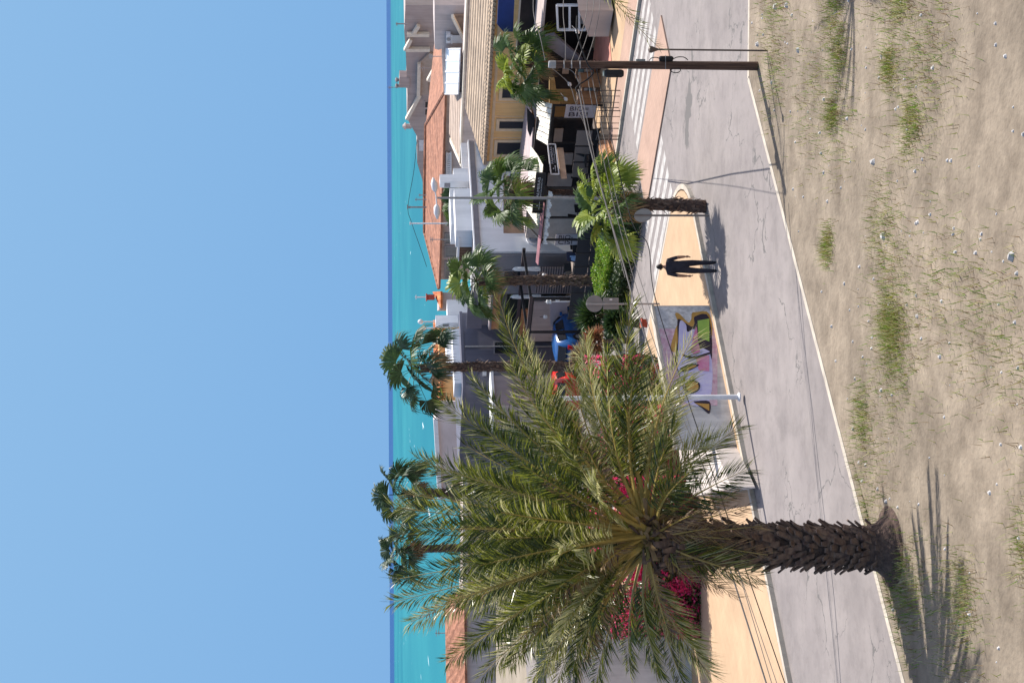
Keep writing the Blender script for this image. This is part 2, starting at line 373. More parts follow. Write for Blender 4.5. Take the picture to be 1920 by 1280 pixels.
# the plaza where the man walks; rounded corner by the side street
def rounded(s0, t1, rad):
    return [ST(s0 + rad - rad * math.cos(a), t1 - rad + rad * math.sin(a)) for a in [i * math.pi / 16 for i in range(9)]]
pl = [ST(32.2, -18)] + rounded(32.2, 36.3, 2.6) + [ST(70, 36.3), ST(70, -18)]
pave('plaza', pl, peach)
soil = mat('gravelly_soil', (0.30, 0.245, 0.185), 0.95, (0.17, 0.135, 0.10), scale=1.3, bump=0.6, bscale=9, detail=12)
add_blotches(soil, 0.3, 0.4, 0.6, 0.75)
pave('verge', [ST(-20, -18)] + [ST(24.6, -18)] + [ST(24.6, 31), ST(22.6, 33), ST(-20, 33)], soil)
pave('traffic_island', [ST(31.5, 40.2), ST(38.3, 40.2), ST(38.3, 43.0), ST(31.5, 43.0)], pinkpave, 0.05)
# kerb stones
def kerb(pts, w=0.16, h=0.128):
    b = MB()
    for a, c in zip(pts, pts[1:]):
        b.bar(V3((a.x, a.y, h / 2)), V3((c.x, c.y, h / 2)), w, h)
    return setting(b, 'kerb', kerb_m)
kerb([ST(10, 47.0), ST(46, 47.0)])
kerb([ST(32.1, -18)] + [p for p in rounded(32.1, 36.4, 2.6)] + [ST(70, 36.4)], w=0.17)
kerb([ST(24.7, -18), ST(24.7, 31), ST(22.6, 33.1), ST(-20, 33.1)])
# painted bars of the two zebra crossings
def marking(s0, s1, t0, t1):
    b = MB(); b.face([ST(s0, t0, 0.009), ST(s0, t1, 0.009), ST(s1, t1, 0.009), ST(s1, t0, 0.009)][::-1]); return setting(b, 'road_marking', whitepaint)
for t in (37.05, 37.9, 38.75, 39.55): marking(34.4, 38.9, t, t + 0.45)
for t in (43.45, 44.3, 45.15, 46.0): marking(32.6, 38.2, t, t + 0.45)
marking(39.2, 62, 36.75, 36.9)
# sea
def sea_mat():
    M = bpy.data.materials.new('sea_water'); M.use_nodes = True
    nt = M.node_tree; b = nt.nodes['Principled BSDF']; b.inputs['Roughness'].default_value = 0.55
    b.inputs['Specular IOR Level'].default_value = 0.05
    g = nt.nodes.new('ShaderNodeNewGeometry')
    sp = nt.nodes.new('ShaderNodeSeparateXYZ'); nt.links.new(g.outputs['Position'], sp.inputs[0])
    mp = nt.nodes.new('ShaderNodeMapping'); mp.inputs['Scale'].default_value = (0.012, 0.0035, 1)
    nt.links.new(g.outputs['Position'], mp.inputs['Vector'])
    n = nt.nodes.new('ShaderNodeTexNoise'); n.inputs['Scale'].default_value = 1.0; n.inputs['Detail'].default_value = 8
    nt.links.new(mp.outputs[0], n.inputs['Vector'])
    rp = nt.nodes.new('ShaderNodeValToRGB')
    e = rp.color_ramp.elements; e[0].position = 0.35; e[0].color = (0.010, 0.146, 0.198, 1); e[1].position = 0.7; e[1].color = (0.022, 0.195, 0.234, 1)
    nt.links.new(n.outputs['Fac'], rp.inputs['Fac'])
    mr = nt.nodes.new('ShaderNodeMapRange'); mr.inputs[1].default_value = 3300; mr.inputs[2].default_value = 4100
    nt.links.new(sp.outputs['Y'], mr.inputs[0])
    mx = nt.nodes.new('ShaderNodeMix'); mx.data_type = 'RGBA'
    nt.links.new(mr.outputs[0], mx.inputs[0]); nt.links.new(rp.outputs['Color'], mx.inputs[6]); mx.inputs[7].default_value = (0.016, 0.070, 0.20, 1)
    # small white caps
    mp2 = nt.nodes.new('ShaderNodeMapping'); mp2.inputs['Scale'].default_value = (0.25, 0.02, 1)
    nt.links.new(g.outputs['Position'], mp2.inputs['Vector'])
    n2 = nt.nodes.new('ShaderNodeTexNoise'); n2.inputs['Scale'].default_value = 1.0; n2.inputs['Detail'].default_value = 3
    nt.links.new(mp2.outputs[0], n2.inputs['Vector'])
    m3 = nt.nodes.new('ShaderNodeMapRange'); m3.inputs[1].default_value = 0.73; m3.inputs[2].default_value = 0.78
    nt.links.new(n2.outputs['Fac'], m3.inputs[0])
    mx2 = nt.nodes.new('ShaderNodeMix'); mx2.data_type = 'RGBA'
    nt.links.new(m3.outputs[0], mx2.inputs[0]); nt.links.new(mx.outputs[2], mx2.inputs[6]); mx2.inputs[7].default_value = (0.6, 0.7, 0.72, 1)
    nt.links.new(mx2.outputs[2], b.inputs['Base Color'])
    return M
b = MB(); b.face([(-40000, 168, -1.5), (40000, 168, -1.5), (40000, 60000, -1.5), (-40000, 60000, -1.5)]); setting(b, 'sea', sea_mat())

# ------------------------------------------------------------------ building helpers
def on_t(pts, t): return [PT(x, y, t) for (x, y) in pts]
def on_s(pts, s): return [PS(x, y, s) for (x, y) in pts]
def window(parent, s0, s1, t, z0, z1, frame=tantrim, fw_=0.16, pane_m=screen, facing=-1, sill=True):
    """window in a wall of constant t, looking towards -E1"""
    f = MB()
    d = 0.07
    f.stbox(s0 - fw_, s0, t - d, t, z0 - fw_, z1 + fw_); f.stbox(s1, s1 + fw_, t - d, t, z0 - fw_, z1 + fw_)
    f.stbox(s0, s1, t - d, t, z1, z1 + fw_); f.stbox(s0, s1, t - d, t, z0 - fw_, z0)
    w = f.build('window', frame, parent)
    p = MB(); p.stbox(s0, s1, t - 0.02, t + 0.02, z0, z1); p.build('pane', pane_m, w)
    return w

# ---- ochre house behind the restaurant
TF = 59.0
ho = thing('ochre_house', ST(45, 61, 0), 'ochre rendered house with a sandy tiled roof above the restaurant terrace', 'house')
b = MB(); b.stbox(36, 52.65, TF, 66, 0.12, 4.5); b.build('wall', tan, ho)
b = MB()
b.prism([ST(36, TF - 0.35, 4.5), ST(52.6, TF - 0.35, 4.5), ST(52.6, 63.2, 5.28), ST(36, 63.2, 5.28)], (0, 0, 0.16))
b.prism([ST(36, 66.2, 4.5), ST(52.6, 66.2, 4.5), ST(52.6, 63.21, 5.28), ST(36, 63.21, 5.28)], (0, 0, 0.16))
# scalloped eave tiles
for i in range(60):
    s = 36.2 + i * 0.27
    if s < 52.4: b.tube([ST(s, TF - 0.42, 4.58), ST(s, TF + 0.3, 4.72)], 0.10, 6)
b.build('roof', tantile, ho)
b = MB(); b.stbox(36, 52.6, TF - 0.03, TF, 2.35, 2.55); b.stbox(36, 52.6, TF - 0.02, TF, 4.2, 4.34)
for yv in (190, 213, 252, 300):
    s_ = s_of(PT(950, yv, TF)); 
b.build('string_course', tantrim, ho)
for (x0, x1, ya, yb) in ((942, 967, 155, 183), (936, 984, 226.5, 240.5), (932, 979, 266, 289)):
    pa = PT(x0, ya, TF); pb = PT(x1, yb, TF); pc = PT(x0, yb, TF); pd = PT(x1, ya, TF)
    z1 = (pa.z + pc.z) / 2; z0 = (pb.z + pd.z) / 2
    window(ho, s_of(pd), s_of(pb), TF, z0, z1)
# raised panels between the windows
for ya in (192, 218, 244, 258):
    b = MB(); q = PT(950, ya, TF); b.stbox(s_of(q) - 0.02, s_of(q) + 0.02, TF - 0.015, TF, 2.6, 4.2)
    b.build('panel_joint', tantrim, ho)

# ---- white house with the dark coping, and its dark grey street side
C0 = AT(891, 477, 74.0); SW = s_of(C0); TW = t_of(C0); ZW = C0.z
t1 = 60.5; s1 = s_of(PT(900, 551, TW))
hw = thing('white_house', ST(SW, TW, 0), 'white flat roofed house with dark coping and chimney blocks on its roof', 'house')
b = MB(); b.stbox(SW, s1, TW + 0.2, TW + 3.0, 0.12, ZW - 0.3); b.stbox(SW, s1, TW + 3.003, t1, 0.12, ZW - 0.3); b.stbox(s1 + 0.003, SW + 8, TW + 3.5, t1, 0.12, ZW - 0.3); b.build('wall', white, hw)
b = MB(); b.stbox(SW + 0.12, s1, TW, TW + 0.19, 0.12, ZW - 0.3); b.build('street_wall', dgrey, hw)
b = MB(); b.stbox(SW - 0.1, s1 + 0.1, TW - 0.1, t1 + 0.05, ZW - 0.297, ZW - 0.02)
b.build('coping', dgrey, hw)
b = MB(); b.stbox(SW - 0.13, SW + 0.1, TW - 0.13, t1 + 0.08, ZW - 0.017, ZW + 0.05); b.build('coping_edge', white, hw)
def winpx(parent, x0, x1, ya, yb, t, frame, pane, fw_=0.06):
    pa = PT(x0, ya, t); pb = PT(x1, yb, t)
    sa, sb = sorted((s_of(pa), s_of(pb)))
    return window(parent, sa, sb, t, pb.z, pa.z, frame, fw_, pane)
winpx(hw, 946, 983, 507, 524, TW, dgrey, glassd)
def block(mb, yc, D, xtop, zbot, yr=None, yl=None, lr=None, ll=None):
    p = AT(xtop, yc, D); s0 = s_of(p); t0 = t_of(p)
    t1 = t0 + lr if lr else t_of(PS(xtop, yr, s0))
    s1 = s0 + ll if ll else s_of(PT(xtop, yl, t0))
    mb.stbox(s0, s1, t0, t1, zbot, p.z); return s0, s1, t0, t1, p.z
b = MB(); q = block(b, 340, 79.5, 825, ZW - 0.1, yr=327, yl=352); ch = b.build('chimney', white, hw)
s0, s1_, t0, _, zt = q
b = MB(); b.stbox(s0 + 0.12, s0 + 0.42, t0 - 0.012, t0, zt - 0.55, zt - 0.24); b.build('vent', dgrey, ch)
b = MB(); block(b, 327.5, 80.2, 850, ZW - 0.1, yr=315.5, ll=0.8); b.build('parapet', white, hw)
b = MB(); block(b, 432, 76.5, 855, ZW - 0.1, yr=353, ll=1.2); b.build('parapet', white, hw)
b = MB(); block(b, 446, 77.5, 862, ZW - 0.1, yr=433, ll=0.9); b.build('parapet', white, hw)
b = MB(); block(b, 315, 81.5, 866.5, ZW - 0.1, yr=268, ll=0.25); b.build('parapet', white, hw)
b = MB(); block(b, 420, 79, 846, ZW + 0.3, yr=353, ll=1.5); b.build('parapet', white, hw)
b = MB()
p = AT(862, 449, 77.0); b.stbox(s_of(p), s_of(PT(862, 498, t_of(p))), t_of(p), t_of(p) + 0.08, ZW - 0.1, p.z); b.build('wooden_screen', wood, hw)
b = MB(); p = AT(858, 447, 76.9); b.stbox(s_of(p) - 0.05, s_of(PT(858, 500, t_of(p))), t_of(p) - 0.05, t_of(p) + 0.15, p.z - 0.12, p.z); b.build('screen_cap', white, hw)

b = MB(); b.prism([PS(x, y, SW - 0.012) for x, y in ((944, 330), (992, 330), (992, 437), (944, 437))], E2 * 0.01); b.build('brown_panel', mat('brown_render', (0.33, 0.21, 0.14), 0.85, (0.25, 0.16, 0.11), scale=2), hw)
# round sign on the white wall
pc = PS(1000, 450, SW); rad = 0.36
sg = thing('round_sign', pc + E2 * -0.1, 'round white wall sign with a pale blue letter on the white house', 'sign')
b = MB(); b.lathe(pc - E2 * 0.003, [(rad, 0), (rad, 0.05), (rad * 0.97, 0.07)], 28, -E2); b.build('disc', pale_metal, sg, smooth=False)
b = MB(); b.lathe(pc - E2 * 0.075, [(rad * 0.72, 0), (rad * 0.72, 0.012)], 28, -E2); b.build('face', mat('sign_pale_grey', (0.52, 0.53, 0.57), 0.6), sg)
b = MB(); add_text(b, 'D', 0.5, pc - E2 * 0.095, E1, UPZ); b.build('letter', mat('sign_blue', (0.28, 0.36, 0.48), 0.6), sg)

# ---- blue grey building with white roof blocks, left of the recess
C1 = AT(868, 722, 79.0); S3 = s_of(C1); T3 = t_of(C1); Z3 = C1.z
t3b = t_of(PS(868, 586, S3))
hg = thing('grey_house', ST(S3, T3, 0), 'blue grey flat roofed house with white roof blocks behind the parked cars', 'house')
b = MB(); b.stbox(S3, S3 + 8, T3, t3b, 0.12, Z3 - 0.16); b.build('wall', bgrey, hg)
b = MB(); b.stbox(S3 - 0.05, S3 + 8, T3 - 0.05, t3b + 0.05, Z3 - 0.157, Z3); b.build('coping', mat('slate_coping', (0.12, 0.12, 0.16), 0.7), hg)
b = MB(); q = block(b, 605, 84.5, 817, Z3 - 0.02, yr=591, yl=614.5); ch = b.build('chimney', white, hg)
b = MB(); b.stbox(q[0] + 0.1, q[0] + 0.33, q[2] - 0.012, q[2], q[4] - 0.75, q[4] - 0.4); b.build('vent', dgrey, ch)
b = MB(); block(b, 718, 80.5, 852, Z3 - 0.02, yr=616, ll=1.2); b.build('parapet', white, hg)
b = MB(); block(b, 680, 83, 838, Z3 + 0.2, yr=616, ll=1.2); b.build('parapet', white, hg)
b = MB(); block(b, 590, 87, 839, 3.0, yr=562, ll=1.0); b.build('parapet', white, hg)
# white lean-to at the left end of it
b = MB(); p = AT(928, 760, 76); b.stbox(s_of(p), s_of(p) + 2, t_of(p), t_of(p) + 2.0, 0.12, p.z); b.build('annex', taupe, hg)
b = MB(); b.stbox(s_of(p) - 0.1, s_of(p) + 2.1, t_of(p) - 0.1, t_of(p) + 2.5, p.z - 0.02, p.z + 0.12); b.build('annex_roof', white, hg)
# recess terrace between the two houses
rc = thing('recessed_porch', ST(s1 + 1.5, TW + 2.2, 0), 'shaded porch with brown timber lintel between the dark grey wall and blue grey house', 'porch')
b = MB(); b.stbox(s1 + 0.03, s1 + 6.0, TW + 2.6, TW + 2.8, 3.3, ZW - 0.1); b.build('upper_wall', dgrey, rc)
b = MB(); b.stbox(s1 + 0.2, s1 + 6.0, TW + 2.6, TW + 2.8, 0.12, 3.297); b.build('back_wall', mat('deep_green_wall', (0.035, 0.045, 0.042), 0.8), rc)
pa = PT(925, 552, TW + 0.5); pb = PT(936, 600, TW + 0.5)
b = MB(); b.stbox(s1 + 0.15, s_of(pb) + 0.6, TW + 0.4, TW + 0.6, pb.z, pa.z); b.build('lintel', woodpl, rc)
b = MB(); b.stbox(s1 + 0.15, s_of(pb) + 0.6, TW + 0.35, TW + 2.6, pa.z, pa.z + 0.12); b.build('slab', mat('mauve_slab', (0.3, 0.25, 0.26), 0.8), rc)
b = MB(); b.stbox(s1 + 0.3, s1 + 3.2, TW + 0.5, TW + 0.56, pa.z + 0.5, pa.z + 1.3); b.build('balcony_panel', bgrey, rc)
pa = PT(988, 565, TW + 1.2); pb = PT(1004, 640, TW + 1.2)
b = MB(); b.stbox(s_of(pa), s_of(pb), TW + 1.2, TW + 1.3, 0.12, pb.z + 0.3); b.build('counter', lav, rc)
pa = PT(978, 580, TW + 1.0); b = MB(); b.stbox(s_of(pa), s_of(pa) + 2.2, TW + 1.0, TW + 1.1, pa.z - 0.35, pa.z); b.build('counter_shelf', woodpl, rc)

# ---- aged white houses behind the ochre roof
T4 = 66.6
h4 = thing('flat_roofed_house', ST(50, T4, 0), 'aged white flat roofed house with pale glazed panels behind the ochre house', 'house')
pts = on_t([(868, 272), (868, 236), (873, 165), (878.5, 105), (884, 84), (900, 36), (930, 36), (930, 272)], T4)
b = MB(); b.prism([ST(43, T4, 0.1), ST(59.5, T4, 0.1), ST(59.5, T4, 5.32), ST(43, T4, 5.32)], E1 * 3.0); b.build('wall', lav, h4)
b = MB(); b.stbox(42.9, 59.6, T4 - 0.08, T4 + 0.2, 5.323, 5.42); b.build('coping', cap_m, h4)
T4b = 71.0
w = on_t([(814.8, 30), (814.8, 91.5), (822, 94), (828, 92), (832, 178), (880, 178), (880, 10), (814.8, 10)], T4b)
b = MB(); b.prism(w, E1 * 3.5); b.build('upper_wall', lav, h4)
# glazed panels, tilted
for i in range(4):
    ya = 91.5 + i * 21.3; yb = ya + 20.3
    f = MB(); A = [PT(863 - i * 0.9, ya, T4b - 2.4), PT(862 - i * 0.9, yb, T4b - 2.4), PT(836 - i * 0.6, yb, T4b - 0.2), PT(836.5 - i * 0.6, ya, T4b - 0.2)]
    f.prism(A, E1 * 0.06 - UPZ * 0.05); gp = f.build('glazed_panel', glaze, h4)
    f = MB()
    for k in range(4): f.bar(A[k] - E1 * 0.03, A[(k + 1) % 4] - E1 * 0.03, 0.07, 0.07)
    f.build('frame', pale_metal, gp)
# sloping white parapets of the outside stair
b = MB()
P_ = [PT(x, y, T4b - 0.6) for (x, y) in ((848, 30), (871, 76), (879, 80), (883, 106))]
for a, c in zip(P_, P_[1:]): b.bar(a, c, 0.3, 0.16)
b.build('stair_parapet', cap_m, h4)
b = MB(); b.prism(on_t([(850, 30), (870, 74), (890, 74), (890, 30)], T4b - 0.25), E1 * 0.2); b.build('tiled_wall', browntile, h4)
bl = MB()
for k in range(7):
    yy = 68 + k * 2.0; a = PT(847, yy, T4b - 0.35); c = PT(866 + k * 1.6, yy, T4b - 0.35); bl.bar(a, c, 0.06, 0.06)
bl.bar(PT(847, 66, T4b - 0.35), PT(847, 82, T4b - 0.35), 0.08, 0.08)
bl.build('balustrade', white, h4)
b = MB(); b.prism(on_t([(873, 49), (873, 78), (886, 78), (886, 49)], T4b - 0.75), E1 * 0.08); b.build('shutter', green_sh, h4)
ac = thing('air_conditioner', PT(845, 73, T4b - 0.4), 'white air conditioner unit on the aged white wall above the green shutter', 'air conditioner')
b = MB(); b.prism(on_t([(836.5, 66), (836.5, 81.5), (845, 81.5), (845, 66)], T4b - 0.4), E1 * 0.35); b.build('casing', pale_metal, ac)
b = MB(); b.lathe(PT(841, 74, T4b - 0.42), [(0.12, 0), (0.12, 0.015)], 16, -E1); b.build('fan_grille', galv, ac)
# sandy striped roof left of the panels
h5 = thing('striped_roof_house', ST(60, 69, 0), 'low house with a sandy striped tile roof between the ochre and orange roofs', 'house')
e0 = PT(866, 172, 68.5); e1_ = PT(867, 309, 68.5); g0 = PT(843.5, 176, 73.0); g1 = PT(842, 250, 73.0); g2 = PT(846, 262, 72.3)
b = MB(); b.prism([e0, e1_, g2, g1, g0], UPZ * -0.15); b.build('roof', wavemat('striped_tiles', (0.50, 0.39, 0.31), (0.27, 0.20, 0.16), E1, 1.6, noise=0.2, bump=0.6, sharp=(0.2, 0.5)), h5)
b = MB(); b.bar(e1_, g2, 0.3, 0.2); b.build('verge', cap_m, h5)
b = MB(); b.prism([ST(s_of(e0), 69, 0.1), ST(s_of(e1_), 69, 0.1), ST(s_of(e1_), 69, e1_.z - 0.2), ST(s_of(e0), 69, e0.z - 0.2)], E1 * 4); b.build('wall', lav, h5)

# ---- long orange hipped roof
T6 = 80.0
h6 = thing('orange_roofed_house', PT(900, 360, T6 + 0.5), 'long low house under a faded orange hipped tile roof, near the middle of the skyline', 'house')
ev = [PT(831, 171, T6), PT(831, 230, T6), PT(831.5, 400, T6), PT(829, 541, T6)]
ze = sum(p.z for p in ev) / 4
e0 = PT(828, 171, T6); e1_ = PT(828, 541, T6); e0.z = e1_.z = (e0.z + e1_.z) / 2
r0_ = PT(798.5, 233, T6 + 6); r1_ = PT(796, 436, T6 + 6)
bk0 = e0 + E1 * 12; bk1 = e1_ + E1 * 12
b = MB()
b.face([e0, e1_, r1_, r0_]); b.face([e0, r0_, bk0]); b.face([e1_, bk1, r1_]); b.face([bk0, r0_, r1_, bk1])
b.prism([e0 - UPZ * 0.004, e1_ - UPZ * 0.004, bk1 - UPZ * 0.004, bk0 - UPZ * 0.004], UPZ * -0.14)
rf = b.build('roof', orange, h6)
b = MB(); b.tube([r0_, r0_ + (r1_ - r0_) * 0.5 + UPZ * 0.05, r1_], 0.14, 6)
b.tube([e0, r0_], 0.12, 6); b.tube([e1_, r1_], 0.12, 6); b.build('ridge_tiles', orange, rf)
b = MB(); b.box(V3((e0.x, e0.y, 0.1)) + E1 * 0.5 + E2 * 0.5, E2 * (s_of(e1_) - s_of(e0) - 1), E1 * 11, UPZ * (min(e0.z, e1_.z) - 0.255)); b.build('wall', lav, h6)
b = MB()
for k in range(12):
    yy = 288 + k * 4.0; a = PT(838, yy, T6 + 0.3); c = PT(845, yy, T6 + 0.3); b.bar(a, c, 0.12, 0.12)
b.bar(PT(837.5, 285, T6 + 0.3), PT(837.5, 334, T6 + 0.3), 0.14, 0.1); b.bar(PT(845.5, 285, T6 + 0.3), PT(845.5, 334, T6 + 0.3), 0.14, 0.1)
b.build('balustrade', white, h6)
for (ya, yb) in ((438, 455), (462, 480), (490, 520)):
    winpx(h6, 836, 857, ya, yb, T6 + 0.5, mat('grey_frame', (0.3, 0.3, 0.32), 0.6), greyglass, 0.12)

# ---- taupe gabled houses on the sea front
T7 = 98.0
h7 = thing('taupe_gabled_house', PT(830, 130, T7), 'taupe rendered house with pale sloping gable copings on the right skyline', 'house')
w = on_t([(760, 10), (758, 60), (760.5, 92), (764, 178), (763, 222), (782, 256), (782, 305), (792, 338), (795, 362), (900, 362), (900, 10)], T7)
b = MB(); b.prism(w, E1 * 6); b.build('wall', taupe, h7)
def cope(parent, a, c, t, wd=0.35, th=0.28):
    b = MB(); b.bar(PT(a[0], a[1], t), PT(c[0], c[1], t), wd, th); return b.build('coping', cap_m, parent)
for (a, c, t) in (((785, 48), (775, 64), T7 - 0.3), ((770.5, 73.5), (760, 94), T7 - 0.3), ((826, 108), (803, 151), T7 - 2.5), ((786, 119), (784.5, 178), T7 - 0.5),
               ((787, 178), (763, 223), T7 - 0.3), ((763, 65), (805, 65), T7 - 0.35), ((761, 93), (806, 93), T7 - 0.35)):
    cope(h7, a, c, t)
b = MB(); b.prism(on_t([(786, 119), (785, 178), (803, 178), (803, 150), (826, 108), (805, 100)], T7 - 0.3), E1 * 0.25); b.build('porch_wall', mat('warm_taupe', (0.46, 0.37, 0.31), 0.85), h7)
b = MB(); b.prism(on_t([(806, 158), (806, 167), (827, 165), (827, 157)], T7 - 2.4), E1 * 0.2); b.build('shutter', green_sh, h7)
for (x0, x1, ya, yb) in ((797.5, 812, 190, 201), (797.5, 812, 204, 215)):
    winpx(h7, x0, x1, ya, yb, T7, taupe, glassd, 0.1)
b = MB(); b.prism(on_t([(786, 263), (786, 283), (800, 283), (800, 263)], T7 - 0.05), E1 * 0.1); b.build('blind', pale_metal, h7)
# chimney with two pots
b = MB(); b.prism(on_t([(749, 145), (748, 163), (768, 166), (768, 146)], T7 - 0.1), E1 * 0.9); c7 = b.build('chimney', taupe, h7)
for yy in (150, 161):
    b = MB(); q = PT(749, yy, T7 + 0.4); b.lathe(q - UPZ * 0.05, [(0.12, 0), (0.12, 0.2), (0.22, 0.22), (0.22, 0.32), (0.05, 0.42)], 10); b.build('chimney_pot', dgrey, c7)
# white house strip behind with the chimney at the slope foot
b = MB(); q = PT(764, 237, T7 + 2); b.lathe(PT(772, 237, T7 + 2), [(0.22, 0), (0.22, 0.5), (0.35, 0.55), (0.1, 0.8)], 8); one(b, 'chimney_stack', taupe, 'small taupe chimney stack at the foot of the gable by the sea', 'chimney')

# ---- roofs left of the middle
def roof_house(name, label, wallpts, roofpts, D, wm, rm, depth=5.0, rise=None):
    h = thing(name, V3((AT(*wallpts[0], D).x, D, 0)), label, 'house')
    b = MB(); b.prism([AT(x, y, D) for x, y in wallpts], (0, depth, 0)); b.build('wall', wm, h)
    b = MB()
    lo = [AT(x, y, D - 0.4) for x, y in roofpts[0]]; hi = [AT(x, y, D + depth * 0.55) for x, y in roofpts[1]]
    b.prism(lo + hi, (0, 0.05, -0.15)); b.build('roof', rm, h)
    return h
roof_house('small_orange_house', 'small house with an orange triangular roof behind the windblown middle palm', [(824, 548), (824, 580), (860, 580), (860, 548)], [[(826, 578), (826, 546)], [(811, 547), (813, 552)]], 112, lav, orange2)
roof_house('terracotta_roofed_house', 'ochre house with a bright terracotta roof behind the tall left palm', [(823, 612), (824, 750), (862, 750), (862, 612)], [[(838, 660), (826, 600)], [(812, 600), (813, 690)]], 112, tan, orange2)
roof_house('bright_orange_house', 'house with a bright orange roof at the waterline left of the tall palm', [(826, 690), (826, 752), (868, 752), (868, 690)], [[(826, 692), (827, 735), (822, 792)], [(817, 797), (812, 760), (812, 692)]], 108, tan, orange2)
h8 = thing('white_sea_wall_house', AT(900, 850, 106), 'long white rendered house with pale parapet along the waterline behind the palm fronds', 'house')
b = MB(); b.prism([AT(x, y, 106) for x, y in ((820, 752), (816, 790), (826, 935), (900, 935), (900, 752))], (0, 5, 0)); b.build('wall', mat('rosy_white_render', (0.66, 0.58, 0.57), 0.85, (0.55, 0.47, 0.46), scale=0.5), h8)
b = MB(); b.bar(AT(816.5, 785, 105.9), AT(825, 935, 105.9), 0.5, 0.3); b.build('parapet', white, h8)
b = MB(); b.prism([AT(x, y, 104) for x, y in ((850, 905), (842, 935), (885, 960), (885, 905))], (0, 1.5, 0.0)); b.build('roof', browntile, h8)
h9 = roof_house('far_orange_house', 'house with a speckled orange roof at the far left of the skyline', [(868, 1108), (868, 1300), (930, 1300), (930, 1108)], [[(872, 1300), (870, 1105)], [(842, 1118), (834, 1140), (837, 1300)]], 95, lav, orange)

# low filler walls behind the date palm (terraced houses seen through the fronds)
h10 = thing('mauve_terrace_house', AT(1000, 860, 90), 'mauve grey terraced house seen through the date palm fronds', 'house')
b = MB(); b.prism([AT(x, y, 90) for x, y in ((872, 770), (872, 1110), (1030, 1110), (1030, 770))], (0, 6, 0)); b.build('wall', taupe, h10)
b = MB(); b.bar(AT(872, 765, 89.9), AT(872, 1112, 89.9), 0.4, 0.3); b.build('parapet', cap_m, h10)
for k in range(3):
    f = MB(); ya = 795 + k * 90
    f.prism([AT(x, y, 89.93) for x, y in ((925, ya), (925, ya + 30), (975, ya + 30), (975, ya))], (0, 0.1, 0)); f.build('window', glassd, h10)

# ------------------------------------------------------------------ restaurant terrace
ZR = 2.85
pg = thing('terrace_canopy', ST(46, 50, 0.12), 'cream slatted canopy on black posts over the left of the restaurant terrace', 'canopy')
def slats(parent, A, B, C, D_, n):
    """striped canvas between front edge A-B and rear edge D-C, slightly sagging"""
    b = MB()
    for i in range(n):
        u0 = i / n; u1 = (i + 0.86) / n; sag = 0.03 * math.sin(i * 1.7)
        f0 = A + (B - A) * u0; f1 = A + (B - A) * u1; r0q = D_ + (C - D_) * u0; r1q = D_ + (C - D_) * u1
        mid0 = (f0 + r0q) / 2 - UPZ * (0.04 + sag); mid1 = (f1 + r1q) / 2 - UPZ * (0.04 + sag)
        b.prism([f0, f1, mid1, mid0], UPZ * 0.03); b.prism([mid0, mid1, r1q, r0q], UPZ * 0.03)
    return b.build('canopy_slats', cream, parent)
slats(pg, ST(43.6, 48.6, ZR + 0.05), ST(47.2, 48.4, ZR), ST(49.9, 52.4, ZR + 0.12), ST(46.2, 52.8, ZR + 0.12), 15)
for s in (44.8, 46.6, 48.0):
    b = MB(); b.stbox(s - 0.04, s + 0.04, 48.4, 48.48, 0.12, ZR - 0.03); b.build('post', black, pg)
    b = MB(); b.bar(ST(s, 48.45, ZR - 0.12), ST(s + 3.0, 52.4, ZR - 0.02), 0.08, 0.1); b.build('rafter', black, pg)
b = MB(); b.stbox(44.7, 48.1, 48.3, 48.39, ZR - 0.2, ZR - 0.004); b.build('front_beam', black, pg)
# timber edge running back from the corner, under the framed sign
b = MB(); b.prism([PS(x, y, 44.7) for x, y in ((1044, 277), (1056, 277), (1063, 334), (1052, 334))], E2 * 0.08); b.build('timber_fascia', mat('tan_fascia', (0.50, 0.36, 0.26), 0.75, (0.38, 0.26, 0.19), scale=2), pg)
# scalloped valance catching the sun
b = MB()
for i in range(26):
    s = 44.75 + i * 0.125
    zt = ZR - 0.24; zb = zt - 0.15 - 0.05 * math.sin(i * 1.3)
    b.prism([ST(s, 48.2 + 0.05 * math.sin(i * 2.1), zt), ST(s + 0.125, 48.2 + 0.05 * math.sin(i * 2.1 + 2), zt), ST(s + 0.125, 48.12, zb), ST(s, 48.12, zb)], E1 * 0.01)
b.build('valance', parasol_w, pg)
b = MB(); b.prism([ST(45.4, 48.08, ZR - 0.12), ST(49.3, 48.08, ZR - 0.12), ST(49.3, 48.28, ZR - 0.02), ST(45.4, 48.28, ZR - 0.02)], UPZ * 0.03); b.build('pink_awning', pinkaw, pg)
pg2 = thing('terrace_canopy', ST(44.5, 52, 0.12), 'cream canopy with cable shadows between the ochre house and the right menu banner', 'canopy')
slats(pg2, ST(42.4, 51.3, 2.4), ST(44.85, 51.3, 2.4), ST(45.95, 53.0, 2.7), ST(44.6, 54.2, 2.7), 8)
for s in (42.5, 44.7):
    b = MB(); b.stbox(s - 0.035, s + 0.035, 51.3, 51.37, 0.12, 2.36); b.build('post', black, pg2)
b = MB(); b.stbox(42.4, 44.85, 51.22, 51.29, 2.26, 2.38); b.build('front_beam', black, pg2)
b = MB(); b.prism([PT(x, y, 55.0) for x, y in ((988, 204), (1003, 220), (1002, 280), (989, 244))], E1 * 0.1); b.build('dark_awning', blackfab, pg2)
b = MB(); b.prism([PT(x, y, 54.6) for x, y in ((994, 186), (1008, 190), (1012, 228), (1003, 222))], E1 * 0.08); b.build('grey_awning', mat('grey_awning_cloth', (0.34, 0.31, 0.34), 0.8), pg2)
